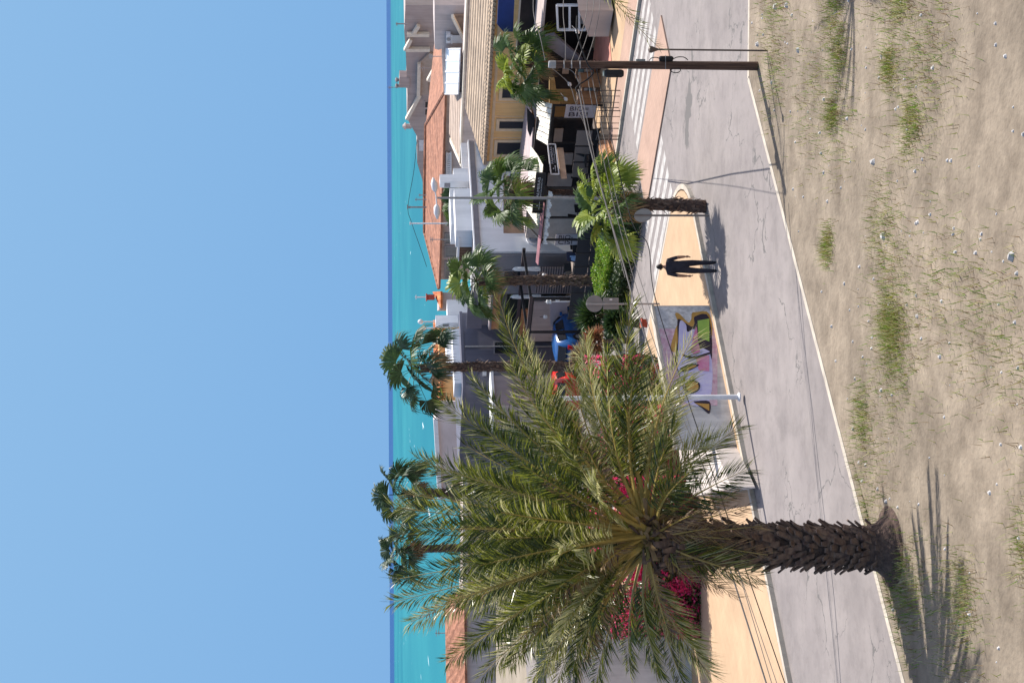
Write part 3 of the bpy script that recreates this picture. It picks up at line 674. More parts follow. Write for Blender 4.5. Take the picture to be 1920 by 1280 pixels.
b = MB(); b.prism([ST(47.6, 52.5, ZR + 0.05), ST(51.6, 52.5, ZR + 0.05), ST(52.5, TF - 0.1, 2.75), ST(48.4, TF - 0.1, 2.6), ST(46.8, 55.4, 2.6)], UPZ * 0.06); b.build('rear_roof', mat('mauve_roofing', (0.46, 0.38, 0.38), 0.8, (0.36, 0.29, 0.29), scale=1.0), pg)
# dark inner wall of the restaurant under the canopy
iw = thing('restaurant_front', ST(42, 52.6, 0.12), 'dark open restaurant front in the shade under the cream canopy', 'shopfront')
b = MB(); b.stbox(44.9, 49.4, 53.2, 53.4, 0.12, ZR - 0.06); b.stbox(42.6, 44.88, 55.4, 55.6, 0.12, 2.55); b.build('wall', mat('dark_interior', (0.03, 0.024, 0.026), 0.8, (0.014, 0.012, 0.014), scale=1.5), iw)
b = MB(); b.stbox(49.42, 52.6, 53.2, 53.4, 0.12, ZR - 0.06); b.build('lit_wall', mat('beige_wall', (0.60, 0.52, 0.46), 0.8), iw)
for (s0, s1q, t_, z0, z1) in ((43.0, 43.9, 55.3, 1.2, 1.5), (45.4, 46.3, 53.1, 1.5, 1.9), (46.9, 47.6, 53.1, 0.9, 1.9), (48.2, 49.0, 53.1, 0.8, 2.0)):
    b = MB(); b.stbox(s0, s1q, t_, t_ + 0.08, z0, z1); b.build('panel', mat('beige_panel', (0.45, 0.36, 0.32), 0.7), iw)
# terrace deck
b = MB(); b.stbox(44.5, 52.7, 47.9, 53.1, 0.13, 0.2); one(b, 'terrace_deck', mat('grey_deck', (0.16, 0.13, 0.12), 0.8), 'grey floor deck of the restaurant terrace behind the windbreaks', 'deck')

def sign_board(label, xs, t=None, s_=None):
    """black fascia board: corner pixels upper-left of lettering side"""
    P = [PT(x, y, t) if t else PS(x, y, s_) for (x, y) in xs]
    back = E1 if t else E2
    c = sum(P, V3()) / 4
    o = thing('sign_board', c, label, 'sign')
    b = MB(); b.prism(P, back * 0.06); b.build('board', black, o)
    b = MB()
    for k in range(4): b.bar(P[k] - back * 0.01, P[(k + 1) % 4] - back * 0.01, 0.06, 0.05)
    b.build('frame', pale_metal if s_ else black, o)
    # P order: top-right, bottom-right, bottom-left, top-left as one faces it
    xd = ((P[0] - P[3]) + (P[1] - P[2])).normalized(); yd = ((P[3] - P[2]) + (P[0] - P[1])).normalized()
    wid = (P[0] - P[3]).length; hgt = (P[0] - P[1]).length
    n = xd.cross(yd)
    off = n * 0.02
    b = MB(); add_text(b, 'PALMERAS', hgt * 0.42, c + xd * wid * 0.12 + yd * hgt * 0.12 + off, xd, yd, wfit=wid * 0.56)
    add_text(b, 'RESTAURANTE', hgt * 0.16, c + xd * wid * 0.12 - yd * hgt * 0.2 + off, xd, yd, wfit=wid * 0.5)
    b.build('lettering', letter_w, o)
    b = MB(); cc = c - xd * wid * 0.32 + off
    b.bar(cc - xd * wid * 0.09 - yd * hgt * 0.14, cc + xd * wid * 0.09 - yd * hgt * 0.14, 0.02, hgt * 0.14, up=n)
    b.lathe(cc + yd * hgt * 0.1 - n * 0.01, [(hgt * 0.1, 0), (hgt * 0.1, 0.015)], 10, n)
    b.build('emblem', letter_w, o)
    return o
sign_board('white framed black sign with pale lettering above the tan fascia', [(1027, 271), (1041, 271), (1048, 327), (1033, 327)], s_=44.55)
sign_board('unframed black sign with pale lettering half hidden behind the lamp post', [(1006, 325), (1023, 325), (1016, 398), (998.5, 398)], 48.05)

def banner(label, xs, t, rows):
    P = [PT(x, y, t) for (x, y) in xs]; c = sum(P, V3()) / 4
    o = thing('menu_banner', c, label, 'banner', 'menu banners on the terrace')
    b = MB(); b.prism(P, E1 * 0.04); b.build('sheet', banner_m, o)
    xd = ((P[0] - P[3]) + (P[1] - P[2])); yd = ((P[3] - P[2]) + (P[0] - P[1]))
    wid = xd.length / 2; hgt = yd.length / 2; xd.normalize(); yd.normalize(); n = xd.cross(yd)
    b = MB()
    # lettering runs down the banner, tops of the letters to the right
    add_text(b, rows[0], wid * 0.48, c + xd * wid * 0.22 + yd * hgt * 0.06 + n * 0.012, -yd, xd, wfit=hgt * 0.62)
    add_text(b, rows[1], wid * 0.5, c - xd * wid * 0.24 + yd * hgt * 0.06 + n * 0.012, -yd, xd, wfit=hgt * 0.62)
    b.build('lettering', letter_d, o)
    return o
banner('mauve menu banner with tall dark lettering right of the framed sign', [(1062, 197), (1119, 199), (1114, 221), (1058, 221)], 51.0, ('BIO=', 'BISI'))
banner('mauve menu banner with tall dark lettering on the left of the terrace above the hedge', [(1043, 439), (1085, 439), (1083, 459), (1040, 460)], 48.75, ('BIO-', 'CISI'))
b = MB(); P = [PT(x, y, 48.6) for x, y in ((1062, 473), (1086, 471), (1085, 494), (1063, 489))]; b.prism(P, E1 * 0.04)
pb_ = thing('poster_board', sum(P, V3()) / 4, 'navy poster board with pale blue print beside the left menu banner', 'poster'); b.build('board', navy, pb_)
b = MB(); c = PT(1076, 485, 48.58); b.lathe(c, [(0.14, 0), (0.14, 0.01)], 16, -E1); b.stbox(s_of(c) - 0.2, s_of(c) - 0.1, 48.57, 48.595, c.z - 0.2, c.z + 0.2); b.build('print', skyblue, pb_)

# windbreaks along the terrace edge
def windbreak(label, s0, s1, n, t, ztop, zmid, upper, lower):
    o = thing('windbreak', ST((s0 + s1) / 2, t, 0.12), label, 'windbreak')
    w = (s1 - s0) / n
    for i in range(n + 1):
        b = MB(); b.stbox(s0 + i * w - 0.03, s0 + i * w + 0.03, t - 0.03, t + 0.03, 0.12, ztop + 0.03); b.build('post', black, o)
    for i in range(n):
        b = MB(); b.stbox(s0 + i * w + 0.035, s0 + (i + 1) * w - 0.035, t - 0.012, t + 0.012, zmid, ztop); b.build('panel', upper, o)
        b = MB(); b.stbox(s0 + i * w + 0.035, s0 + (i + 1) * w - 0.035, t - 0.02, t + 0.02, 0.15, zmid - 0.03); b.build('lower_panel', lower, o)
    return o
windbreak('grey and black windbreak set back under the right cream canopy', 43.7, 46.6, 3, 51.1, 1.18, 0.5, greyfab, blackfab)
windbreak('all black windbreak on the left half of the terrace edge behind the hedge', 44.6, 52.6, 9, 47.72, 1.12, 0.5, blackfab, blackfab)

# tables and chairs in the shade
def chair(label, s, t, rot, M=None):
    o = thing('terrace_chair', ST(s, t, 0.2), label, 'chair', 'dark chairs on the terrace')
    c, sn = math.cos(rot), math.sin(rot)
    def L(x, y, z): return ST(s + x * c - y * sn, t + x * sn + y * c, 0.2 + z)
    b = MB(); b.prism([L(-.22, -.22, .43), L(.22, -.22, .43), L(.22, .22, .43), L(-.22, .22, .43)], UPZ * 0.05); b.build('seat', M or blackfab, o)
    b = MB(); b.prism([L(-.22, .2, .52), L(.22, .2, .52), L(.22, .26, .95), L(-.22, .26, .95)], (L(0, .03, 0) - L(0, 0, 0))); b.build('backrest', M or blackfab, o)
    for x in (-.2, .2):
        for y in (-.2, .2):
            b = MB(); b.tube([L(x, y, 0), L(x, y, .43)], 0.018, 5); b.build('leg', black, o)
    return o
def table(label, s, t):
    o = thing('terrace_table', ST(s, t, 0.2), label, 'table', 'tables on the terrace')
    b = MB(); b.stbox(s - .4, s + .4, t - .4, t + .4, 0.92, 0.96); b.build('tabletop', mat('table_top', (0.3, 0.24, 0.2), 0.5), o)
    b = MB(); b.tube([ST(s, t, 0.22), ST(s, t, 0.92)], 0.04, 8); b.build('pedestal', black, o)
    b = MB(); b.lathe(ST(s, t, 0.2), [(0.25, 0), (0.25, 0.03), (0.05, 0.05)], 12); b.build('base', black, o)
for i, (s, nm) in enumerate(((46.0, 'terrace under the framed sign'), (48.0, 'terrace behind the bright green palm'), (50.4, 'terrace by the left menu banner'))):
    table('small square table on the ' + nm, s, 49.4)
    chair('dark chair right of the table on the ' + nm, s - 0.75, 49.4, math.pi / 2)
    chair('dark chair left of the table on the ' + nm, s + 0.75, 49.5, -math.pi / 2)

for i, (s, t, rr_, lb) in enumerate(((45.4, 50.9, 0.3, 'dark chair turned sideways by the grey windbreak'), (47.2, 50.8, -0.6, 'dark chair alone in the middle of the terrace'), (49.2, 50.9, 1.2, 'dark chair against the beige wall'), (51.6, 50.2, -1.0, 'dark chair beside the louvred panel'), (49.0, 48.9, 2.4, 'dark chair just behind the black windbreak'))):
    chair(lb, s, t, rr_)
# folded white parasols by the grey wall
def parasol(label, x0, x1, y, t):
    a = PT(x0, y, t); c = PT(x1, y - 1, t)
    o = thing('folded_parasol', V3((c.x, c.y, 0.12)), label, 'parasol', 'folded white parasols')
    L = a.z - c.z
    b = MB(); b.tube([V3((c.x, c.y, 0.15)), V3((a.x, a.y, a.z + 0.05))], 0.03, 8); b.build('pole', pale_metal, o)
    b = MB()
    prof = [(0.03, L), (0.10, L * 0.93), (0.12, L * 0.75), (0.10, L * 0.45), (0.13, L * 0.15), (0.11, 0.0)]
    n = 16; vs = []
    for (r, h) in prof:
        for j in range(n):
            rr = r * (1.0 if j % 2 else 0.78); an = 2 * math.pi * j / n
            vs.append(V3((c.x + rr * math.cos(an), c.y + rr * math.sin(an), c.z + h)))
    fs = [(i * n + j, i * n + (j + 1) % n, (i + 1) * n + (j + 1) % n, (i + 1) * n + j) for i in range(len(prof) - 1) for j in range(n)]
    b.idx(vs, fs); b.build('canopy', parasol_w, o)
    b = MB(); b.lathe(V3((c.x, c.y, 0.12)), [(0.28, 0), (0.28, 0.06), (0.05, 0.1)], 14); b.build('base', dgrey, o)
parasol('folded white parasol right of the ragged middle palm trunk', 962, 1013, 505, TW - 0.9)
parasol('folded white parasol left of the ragged middle palm trunk', 958, 1014, 557, TW - 0.6)
parasol('short folded cream parasol under the black beams near the blue car', 1024, 1034, 566, 48.9)
# black beam frame left of the canopy
fr = thing('beam_frame', ST(53.5, 48.6, 0.12), 'open black beam frame with mauve side panel left of the canopy', 'pergola')
for s in (51.8, 54.2, 57.2):
    b = MB(); b.stbox(s, s + 0.1, 48.3, 48.4, 0.12, 2.8); b.build('post', black, fr)
    b = MB(); b.bar(ST(s + 0.05, 48.3, 2.9), ST(s + 0.05, 51.6, 3.05), 0.1, 0.12); b.build('rafter', black, fr)
b = MB(); b.stbox(51.75, 57.4, 48.25, 48.4, 2.8, 2.97); b.build('beam', mat('dark_brown_beam', (0.07, 0.05, 0.05), 0.7), fr)
b = MB(); b.stbox(51.75, 57.4, 51.5, 51.65, 2.95, 3.1); b.build('beam', mat('dark_brown_beam', (0.07, 0.05, 0.05), 0.7), fr)
P = [PT(x, y, 50.5) for x, y in ((1031, 566), (1063, 566), (1066, 612), (1032, 612))]
b = MB(); b.prism(P, E1 * 0.08); b.build('side_panel', lavwall, fr)
b = MB(); b.stbox(52.7, 54.5, 51.2, 51.28, 0.2, 2.3); b.build('louvre_panel', wavemat('louvres', (0.24, 0.2, 0.2), (0.05, 0.045, 0.05), UPZ, 8.0, noise=0.02), fr)
for (x, y) in ((1021, 516), (1023, 594), (1046, 562)):
    q = PT(x, y, 49.6)
    o = thing('wall_lantern', q, {1021: 'white lantern under the beams right of the ragged palm trunk', 1023: 'white lantern under the beams above the blue car', 1046: 'small white lamp on the dark panel left of the ragged palm trunk'}[x], 'lantern', 'white terrace lanterns')
    b = MB(); b.lathe(q - UPZ * 0.09, [(0.05, 0), (0.09, 0.04), (0.1, 0.15), (0.06, 0.2)], 10); b.build('shade', parasol_w, o)
    b = MB(); b.tube([q + UPZ * 0.1, q + UPZ * 0.3], 0.012, 5); b.build('hanger', black, o)

# ------------------------------------------------------------------ shop on the right
sh = thing('corner_shop', ST(38, 52, 0.12), 'dark shop front with white window frames and grey awning behind the wooden pole', 'shop')
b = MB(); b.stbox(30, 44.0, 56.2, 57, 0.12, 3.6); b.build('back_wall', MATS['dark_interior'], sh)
b = MB(); b.prism([PT(x, y, 51.3) for x, y in ((1085, 20), (1104, 69), (1141, 69), (1150, 20))], E1 * 1.7); b.build('grey_wall', taupe, sh)
b = MB(); P = [PT(x, y, 53.4) for x, y in ((1044, 10), (1046, 56), (1098, 56), (1104, 10))]
for k in range(4): b.bar(P[k], P[(k + 1) % 4], 0.1, 0.09)
for xx in (1068, 1086): b.bar(PT(xx, 10, 53.4), PT(xx, 56, 53.4), 0.09, 0.09)
wf = b.build('window', white, sh)
b = MB(); b.prism([PT(x, y, 53.45) for x, y in ((1089, 12), (1089, 45), (1100, 47), (1103, 12))], E1 * 0.04); b.build('pane', greyglass, wf)
b = MB(); A = [PT(1022, 70, 53.6), PT(1040, 66, 53.6), PT(1094, 114, 53.6), PT(1090, 119, 53.6), PT(1060, 112, 53.6), PT(1026, 88, 53.6)]; b.prism(A, E1 * 0.2); b.build('awning', mat('grey_stair', (0.33, 0.30, 0.33), 0.75, (0.22, 0.20, 0.23), scale=2), sh)
b = MB(); b.prism([PT(x, y, 55.0) for x, y in ((935, -10), (932, 46), (944, 60), (962, 60), (965, -10))], E1 * 0.1); b.build('fascia', blue_m, sh)
b = MB(); b.prism([ST(30, 53.8, 2.75), ST(41.5, 53.8, 2.75), ST(43.5, 58.8, 2.9), ST(30, 58.8, 2.9)], UPZ * 0.1); b.build('roof', taupe, sh)
b = MB(); A = [G(1118, 68, 0.13), G(1143, 68, 0.13), G(1147, 115, 0.13), G(1112, 118, 0.13)]; b.prism(A, UPZ * 0.02); one(b, 'doormat_floor', redfloor, 'salmon red floor slab outside the dark shop front', 'floor')
# display racks and timber boxes on the pavement
def rack(label, x0, x1, ya, yb, t):
    A = PT(x0, ya, t); B = PT(x1, yb, t); s0, s1q = sorted((s_of(A), s_of(B)))
    o = thing('display_rack', ST((s0 + s1q) / 2, t, 0.13), label, 'display rack', 'postcard racks outside the shop')
    zt = A.z
    b = MB(); b.stbox(s0, s1q, t, t + 0.25, 0.13, zt); b.build('cabinet', mat('rack_wood', (0.24, 0.15, 0.1), 0.7), o)
    cols = [(0.6, 0.55, 0.5), (0.5, 0.42, 0.2), (0.16, 0.3, 0.35), (0.45, 0.2, 0.12), (0.62, 0.6, 0.6)]
    nx = max(3, int((s1q - s0) / 0.16))
    for r_ in range(3):
        b = MB()
        for i in range(nx):
            b.mt(mat('print_%d' % ((i * 3 + r_ * 2) % 5), cols[(i * 3 + r_ * 2) % 5], 0.6, scale=9))
            w = (s1q - s0) / nx; z0 = 0.3 + r_ * (zt - 0.35) / 3
            b.stbox(s0 + i * w + 0.02, s0 + (i + 1) * w - 0.02, t - 0.03, t - 0.003, z0, z0 + (zt - 0.45) / 3)
        b.build('card_row', None, o)
rack('tall rack of printed cards right behind the wooden pole', 1082, 1118, 122, 148, 53.3)
rack('lower rack of printed cards between the two timber planters', 1092, 1124, 164, 183, 52.6)
def tbox(label, x0, x1, ya, yb, t):
    A = PT(x0, ya, t); B = PT(x1, yb, t); s0, s1q = sorted((s_of(A), s_of(B)))
    o = thing('timber_planter', ST((s0 + s1q) / 2, t, 0.13), label, 'planter', 'timber planters on the pavement')
    b = MB(); b.stbox(s0, s1q, t, t + 0.5, 0.13, A.z); b.build('box', woodpl, o)
    b = MB(); b.stbox(s0 - 0.03, s1q + 0.03, t - 0.03, t + 0.53, A.z - 0.002, A.z + 0.05); b.build('rim', MATS['tan_fascia'], o)
tbox('brown timber planter just left of the wooden pole', 1090, 1128, 150, 164, 52.4)
tbox('brown timber planter beside the right menu banner', 1085, 1122, 184, 196, 52.0)
b = MB(); b.prism([PT(x, y, 54.4) for x, y in ((1030, 150), (1030, 196), (1050, 196), (1043, 170), (1040, 150))], E1 * 0.2); one(b, 'gathered_curtain', mat('ochre_cloth', (0.62, 0.42, 0.2), 0.85, (0.45, 0.29, 0.13), scale=6), 'gathered ochre curtain at the right end of the cream canopy', 'curtain')
for (x, y, lb) in ((1070, 160, 'white spotlight left of the wooden pole'), (1063, 188, 'white spotlight above the right menu banner'), (1085, 62, 'white spotlight above the grey shop wall')):
    q = PT(x, y, 52.0); o = thing('spotlight', q, lb, 'spotlight', 'white spotlights on the shop fronts')
    b = MB(); b.lathe(q, [(0.06, 0), (0.09, 0.1), (0.04, 0.22)], 10, V3((0.3, -0.6, 0.5))); b.build('head', parasol_w, o)
    b = MB(); b.tube([q, q + E1 * 0.5 + UPZ * 0.25], 0.015, 5); b.build('arm', galv, o)

# cycle stands on the pavement
def stand(label, ya, yb, xl, t0):
    A = G(1163, ya, 0.13); o = thing('cycle_stand', A, label, 'barrier', 'tubular barriers on the pavement')
    P = [G(1163, ya, 0.13), G(1160, yb, 0.13)]
    d = (P[1] - P[0])
    b = MB(); zt = 0.95
    b.tube([P[0], P[0] + UPZ * zt, P[1] + UPZ * zt, P[1]], 0.02, 6); b.build('frame', black, o)
    b = MB(); b.tube([P[0] + d * 0.33, P[0] + d * 0.33 + UPZ * zt], 0.014, 5); b.tube([P[0] + d * 0.7, P[0] + d * 0.7 + UPZ * zt], 0.014, 5)
    b.tube([P[0] + UPZ * 0.35, P[1] + UPZ * 0.35], 0.014, 5); b.build('rails', black, o)
stand('tubular black barrier nearest the wooden pole', 170, 202, 1135, 0)
stand('tubular black barrier in the middle of the three', 208, 241, 1135, 0)
stand('tubular black barrier nearest the brown steps', 254, 262, 1135, 0)
b = MB(); A = [G(1128, 264, 0.14), G(1144, 262, 0.14), G(1160, 316, 0.14), G(1136, 320, 0.14)]
b.prism(A, UPZ * 0.12); A2 = [p + (sum(A, V3()) / 4 - p) * 0.3 + UPZ * 0.122 for p in A]; b.prism(A2, UPZ * 0.12); one(b, 'timber_step', woodpl, 'low brown timber step between the barriers and the terrace', 'step')

# ------------------------------------------------------------------ wooden utility pole and wires
PD = 38.0
pb0 = AT(1300, 123, PD); pole_x, pole_y = pb0.x, pb0.y
ptop = AT(1031, 121, PD)
po = thing('utility_pole', V3((pole_x, pole_y, 0.12)), 'weathered wooden utility pole carrying cables at the right', 'utility pole')
b = MB(); b.tube([V3((pole_x, pole_y, 0.1)), V3((pole_x, pole_y, 2)), V3((ptop.x, ptop.y, ptop.z))], [0.115, 0.108, 0.092], 14); b.build('shaft', polewood, po, smooth=False)
b = MB(); b.lathe(ptop + UPZ * 0.002, [(0.098, -0.15), (0.098, 0.0), (0.085, 0.03)], 14); b.build('cap', galv, po)
b = MB()
for x_ in (1058, 1072, 1088): b.tube([AT(x_, 128.5, PD - 0.12), AT(x_, 114, PD - 0.12)], 0.02, 6)
b.build('bracket', galv, po)
jb = thing('cable_box', AT(1150, 137, PD), 'large black cable splice box hung on the left of the wooden pole', 'cable box')
A = AT(1133, 145.5, PD - 0.1); B = AT(1168, 130, PD - 0.1)
b = MB(); b.tube([AT(1133, 138, PD - 0.02), AT(1137, 138, PD - 0.02), AT(1165, 138, PD - 0.02), AT(1169, 138, PD - 0.02)], [0.07, 0.105, 0.105, 0.075], 12); b.build('case', black, jb)
b = MB(); b.tube([AT(1131, 138, PD - 0.02), AT(1133.4, 138, PD - 0.02)], 0.075, 12); b.build('end_cap', mat('grey_green_plastic', (0.18, 0.22, 0.2), 0.5), jb)
jb2 = thing('cable_box', AT(1248, 110, PD), 'smaller black cable box strapped to the right of the wooden pole', 'cable box')
b = MB(); b.tube([AT(1236, 110.5, PD - 0.04), AT(1239, 110.5, PD - 0.04), AT(1259, 110.5, PD - 0.04), AT(1262, 111, PD - 0.04)], [0.055, 0.075, 0.075, 0.05], 12); b.build('case', black, jb2)
b = MB(); b.tube([AT(1248, 104, PD - 0.11), AT(1248, 130, PD - 0.14)], 0.008, 5); b.build('strap', galv, jb2)
b = MB(); b.box(AT(1210, 117, PD - 0.05), (AT(1210, 111, PD - 0.05) - AT(1210, 117, PD - 0.05)), V3((0, 0.12, 0)), UPZ * 0.24); one(b, 'meter_box', mat('grey_plastic', (0.32, 0.32, 0.3), 0.6), 'small grey meter box on the right edge of the wooden pole', 'meter box')
def curve_pts(P, n=14):
    """smooth path through points (Catmull-Rom)"""
    out = []
    for i in range(len(P) - 1):
        p0 = P[max(i - 1, 0)]; p1 = P[i]; p2 = P[i + 1]; p3 = P[min(i + 2, len(P) - 1)]
        for k in range(n):
            t = k / n
            out.append(0.5 * ((2 * p1) + (p2 - p0) * t + (2 * p0 - 5 * p1 + 4 * p2 - p3) * t * t + (3 * p1 - p0 - 3 * p2 + p3) * t ** 3))
    out.append(P[-1]); return out
def cable(label, pts, r, M=cable_m, group='cables strung from the wooden pole'):
    P = [AT(x, y, d) for (x, y, d) in pts]
    b = MB(); b.tube(curve_pts(P), r, 6); return one(b, 'power_cable', M, label, 'cable', group)
cable('thick grey cable sloping down left from the black loop over the terrace and hedge', [(1085, 168, 37.4), (1105, 270, 37), (1133, 372, 36.5), (1165, 480, 36), (1192, 575, 35.4), (1240, 720, 34.6), (1290, 860, 33.8), (1350, 1010, 33), (1440, 1290, 32)], 0.019)
cable('thin grey cable running left just below the thick one', [(1100, 128, PD - 0.1), (1112, 205, 37.5), (1150, 380, 36.6), (1200, 560, 35.6), (1262, 740, 34.6), (1340, 930, 33.6), (1450, 1290, 32)], 0.009)
cable('thin grey cable running left in the middle of the bundle', [(1107, 128, PD - 0.1), (1122, 205, 37.5), (1163, 400, 36.5), (1222, 590, 35.5), (1290, 790, 34.4), (1460, 1290, 32)], 0.008)
cable('lowest dark cable running left across the kerb line', [(1118, 128, PD - 0.1), (1180, 400, 36.4), (1215, 460, 36), (1229, 560, 35.4), (1300, 780, 34.4), (1475, 1290, 32)], 0.012, cable_d)
cable('upper grey cable from the pole top slanting left to the canopy', [(1034, 127, PD), (1068, 160, 40), (1082, 200, 45), (1112, 272, 55)], 0.010)
cable('second grey cable from the pole top slanting left beside the thick one', [(1058, 128, PD), (1085, 155, 37.8), (1120, 320, 37), (1146, 420, 36.6), (1172, 520, 36)], 0.009)
for i, (x0, x1, xw) in enumerate(((1060, 1056, 0), (1100, 1124, 0), (1084, 1112, 0), (1072, 1100, 0), (1022, 1000, 0))):
    cable(['grey cable from the pole bracket going straight off to the right', 'grey cable going right lowest of the bundle', 'grey cable going right through the middle of the bundle', 'grey cable going right over the white window frames', 'grey cable going up right from the fan palm crown'][i], [(x0, 114, PD - 0.1), ((x0 + x1) / 2 + 2, 70, PD), (x1, 20, PD + 0.4), (x1 * 1.004, -60, PD + 1)], 0.011)
lp = [(1082, 30), (1082, 60), (1092, 95), (1103, 122), (1113, 135), (1104, 147), (1088, 158), (1080, 166), (1085, 176)]
b = MB(); b.tube(curve_pts([AT(x, y, PD - 0.25) for x, y in lp], 8), 0.02, 8); one(b, 'looped_cable', cable_d, 'thick black cable looping around the wooden pole', 'cable')
b = MB(); b.tube(curve_pts([AT(x, y, PD - 0.14) for x, y in ((1217, 114), (1222, 109), (1230, 108), (1237, 110))], 6), 0.012, 6); b.tube(curve_pts([AT(x, y, PD - 0.14) for x, y in ((1262, 111), (1270, 107.5), (1282, 107.5), (1290, 113))], 6), 0.012, 6)
one(b, 'box_lead', cable_d, 'short black leads looping out of the smaller box on the pole', 'cable')
b = MB(); b.tube(curve_pts([AT(x, y, PD - 0.14) for x, y in ((1256, 131), (1262, 136), (1272, 136), (1276, 131), (1268, 128.5), (1256, 131))], 6), 0.012, 6)
one(b, 'cable_coil', cable_d, 'small ring of black cable on the left side of the wooden pole', 'cable')
b = MB(); b.tube([AT(1157, 147, PD - 0.1), AT(1149, 205, 43), AT(1141, 264, 49), AT(1148, 282, 52)], 0.022, 6); one(b, 'guy_wire', mat('rusty_wire', (0.10, 0.06, 0.04), 0.8), 'rusty brown guy wire slanting down left from the large splice box', 'guy wire')

# small lamp on a thin pole right of the wooden pole
q = AT(1228, 93, 37.0)
o = thing('bollard_lamp', V3((q.x, q.y, 0.12)), 'thin brown post lamp with a flared head right of the wooden pole', 'street lamp')
b = MB(); b.tube([V3((q.x, q.y, 0.1)), q], 0.022, 8); b.build('pole', mat('bronze_paint', (0.12, 0.085, 0.07), 0.5), o)
b = MB(); b.lathe(q - UPZ * 0.08, [(0.025, 0), (0.06, 0.1), (0.085, 0.16), (0.085, 0.22), (0.03, 0.25)], 12); b.build('lamp_head', MATS['bronze_paint'], o)

# double headed street lamp
LD = 64.0
q = AT(820, 371, LD)
sl = thing('street_lamp', V3((q.x, q.y, 0.0)), 'tall grey street lamp with two white lamp heads in front of the white house', 'street lamp')
b = MB(); b.tube([V3((q.x, q.y, 0)), V3((q.x, q.y, 1.0)), V3((q.x, q.y, 4)), V3((q.x, q.y, q.z))], [0.085, 0.075, 0.06, 0.045], 10); b.build('pole', galv, sl)
for (pa, pb_) in (((818, 371), (812, 333)), ((818, 371), (820, 411))):
    A = AT(pa[0], pa[1], LD); B = AT(pb_[0], pb_[1], LD); M_ = A + (B - A) * 0.3
    b = MB(); b.tube([A, M_], 0.03, 8); b.build('arm', pale_metal, sl)
    b = MB(); b.tube([M_, M_ + (B - M_) * 0.2, M_ + (B - M_) * 0.6, B], [0.05, 0.13, 0.14, 0.03], 10); b.build('lamp_head', pale_metal, sl, smooth=True)

# white pole by the graffiti wall
q = AT(1030, 747, 40.2)
b = MB(); b.tube([V3((q.x, q.y, 0.12)), V3((q.x, q.y, q.z))], [0.07, 0.062], 12)
o = thing('flag_pole', V3((q.x, q.y, 0.12)), 'plain white pole standing in front of the graffiti wall', 'pole'); b.build('pole', pale_metal, o)
b = MB(); b.lathe(V3((q.x, q.y, 0.12)), [(0.13, 0), (0.13, 0.03), (0.075, 0.06)], 12); b.build('base_plate', pale_metal, o)
b = MB(); b.lathe(V3((q.x, q.y, q.z)), [(0.066, 0), (0.066, 0.03), (0.02, 0.06)], 12); b.build('cap', pale_metal, o)

# traffic signs seen from behind
q0 = G(1243, 569.5)
sgn = thing('traffic_sign', V3((q0.x, q0.y, 0)), 'back of a round sign above a square plate on one post by the road', 'traffic sign')
DS = q0.y; q = AT(1099, 569, DS)
b = MB(); b.tube([V3((q0.x, q0.y, 0)), V3((q0.x, q0.y, q.z))], 0.035, 10); b.build('post', galv, sgn)
nv = V3((-0.05, -1, 0)).normalized()
c = AT(1115, 569, DS + 0.05); b = MB(); b.lathe(c + V3((0, 0.05, 0)), [(0.285, 0), (0.3, 0.01), (0.3, 0.03)], 26, nv); b.build('round_plate', signback, sgn)
A = [AT(x, y, DS + 0.06) for x, y in ((1131, 558), (1131, 580), (1160, 580), (1160, 558))]; b = MB(); b.prism(A, (0, 0.02, 0)); b.build('square_plate', signback, sgn)
b = MB(); P2 = AT(1148, 563, DS + 0.05); b.box(P2, V3((0.06, 0, 0)), V3((0, 0.005, 0)), UPZ * 0.1); b.build('sticker', pale_metal, sgn)
q = AT(1190, 404, 44.0); zb = 0.12
sg2 = thing('traffic_sign', V3((q.x, q.y, zb)), 'back of a round grey sign on a post beside the stubby palm', 'traffic sign')
b = MB(); b.tube([V3((q.x, q.y, zb)), q], 0.033, 10); b.build('post', mat('brown_grey_post', (0.25, 0.20, 0.17), 0.6), sg2)
c = AT(1206, 404, 44.0); b = MB(); b.lathe(c + V3((0.02, 0.04, 0)), [(0.25, 0), (0.27, 0.01), (0.27, 0.03)], 24, V3((-0.75, -0.66, 0.0))); b.build('round_plate', mat('sign_back_warm', (0.36, 0.34, 0.31), 0.55), sg2)

# antennas and far lamps on the skyline
def antenna(label, x0, x1, y, D, bars, r=0.03, M=galv):
    a = AT(x0, y, D); c = AT(x1, y, D)
    o = thing('antenna', c, label, 'antenna', 'antennas on the far roofs')
    b = MB(); b.tube([c, a], r, 6); b.build('mast', M, o)
    b = MB()
    for (xx, ya, yb) in bars: b.tube([AT(xx, ya, D), AT(xx, yb, D)], r * 0.7, 5)
    b.build('aerial', M, o)
antenna('dark aerial mast with a crossbar over the orange roof, left of the lamp heads', 764, 800, 388.5, 116, [(764, 384, 392), (768, 386, 391)], 0.06)
antenna('thin aerial mast over the orange roof right of the lamp post', 778, 800, 374, 116, [(780, 371, 377)], 0.035)
antenna('thin aerial mast over the orange roof behind the lamp post', 785, 800, 366, 116, [(787, 363, 369)], 0.035)
antenna('pale post with a crossbar left of the lamp heads', 768, 856, 419, 90, [(769, 416, 422)], 0.045, pale_metal)
antenna('thin aerial mast beside the twin pot chimney', 727, 770, 164, 112, [(730, 161, 167), (734, 162, 166)], 0.025)
antenna('aerial mast on the far left orange roof', 816, 842, 1186, 99, [(818, 1180, 1192), (823, 1182, 1190)], 0.03)
antenna('aerial mast at the small red chimney over the waterline', 778, 812, 557, 114, [(780, 553, 561)], 0.04, pale_metal)
antenna('bare mast at the upper right of the skyline', 742, 765, 45, 112, [(744, 42, 49)], 0.05)
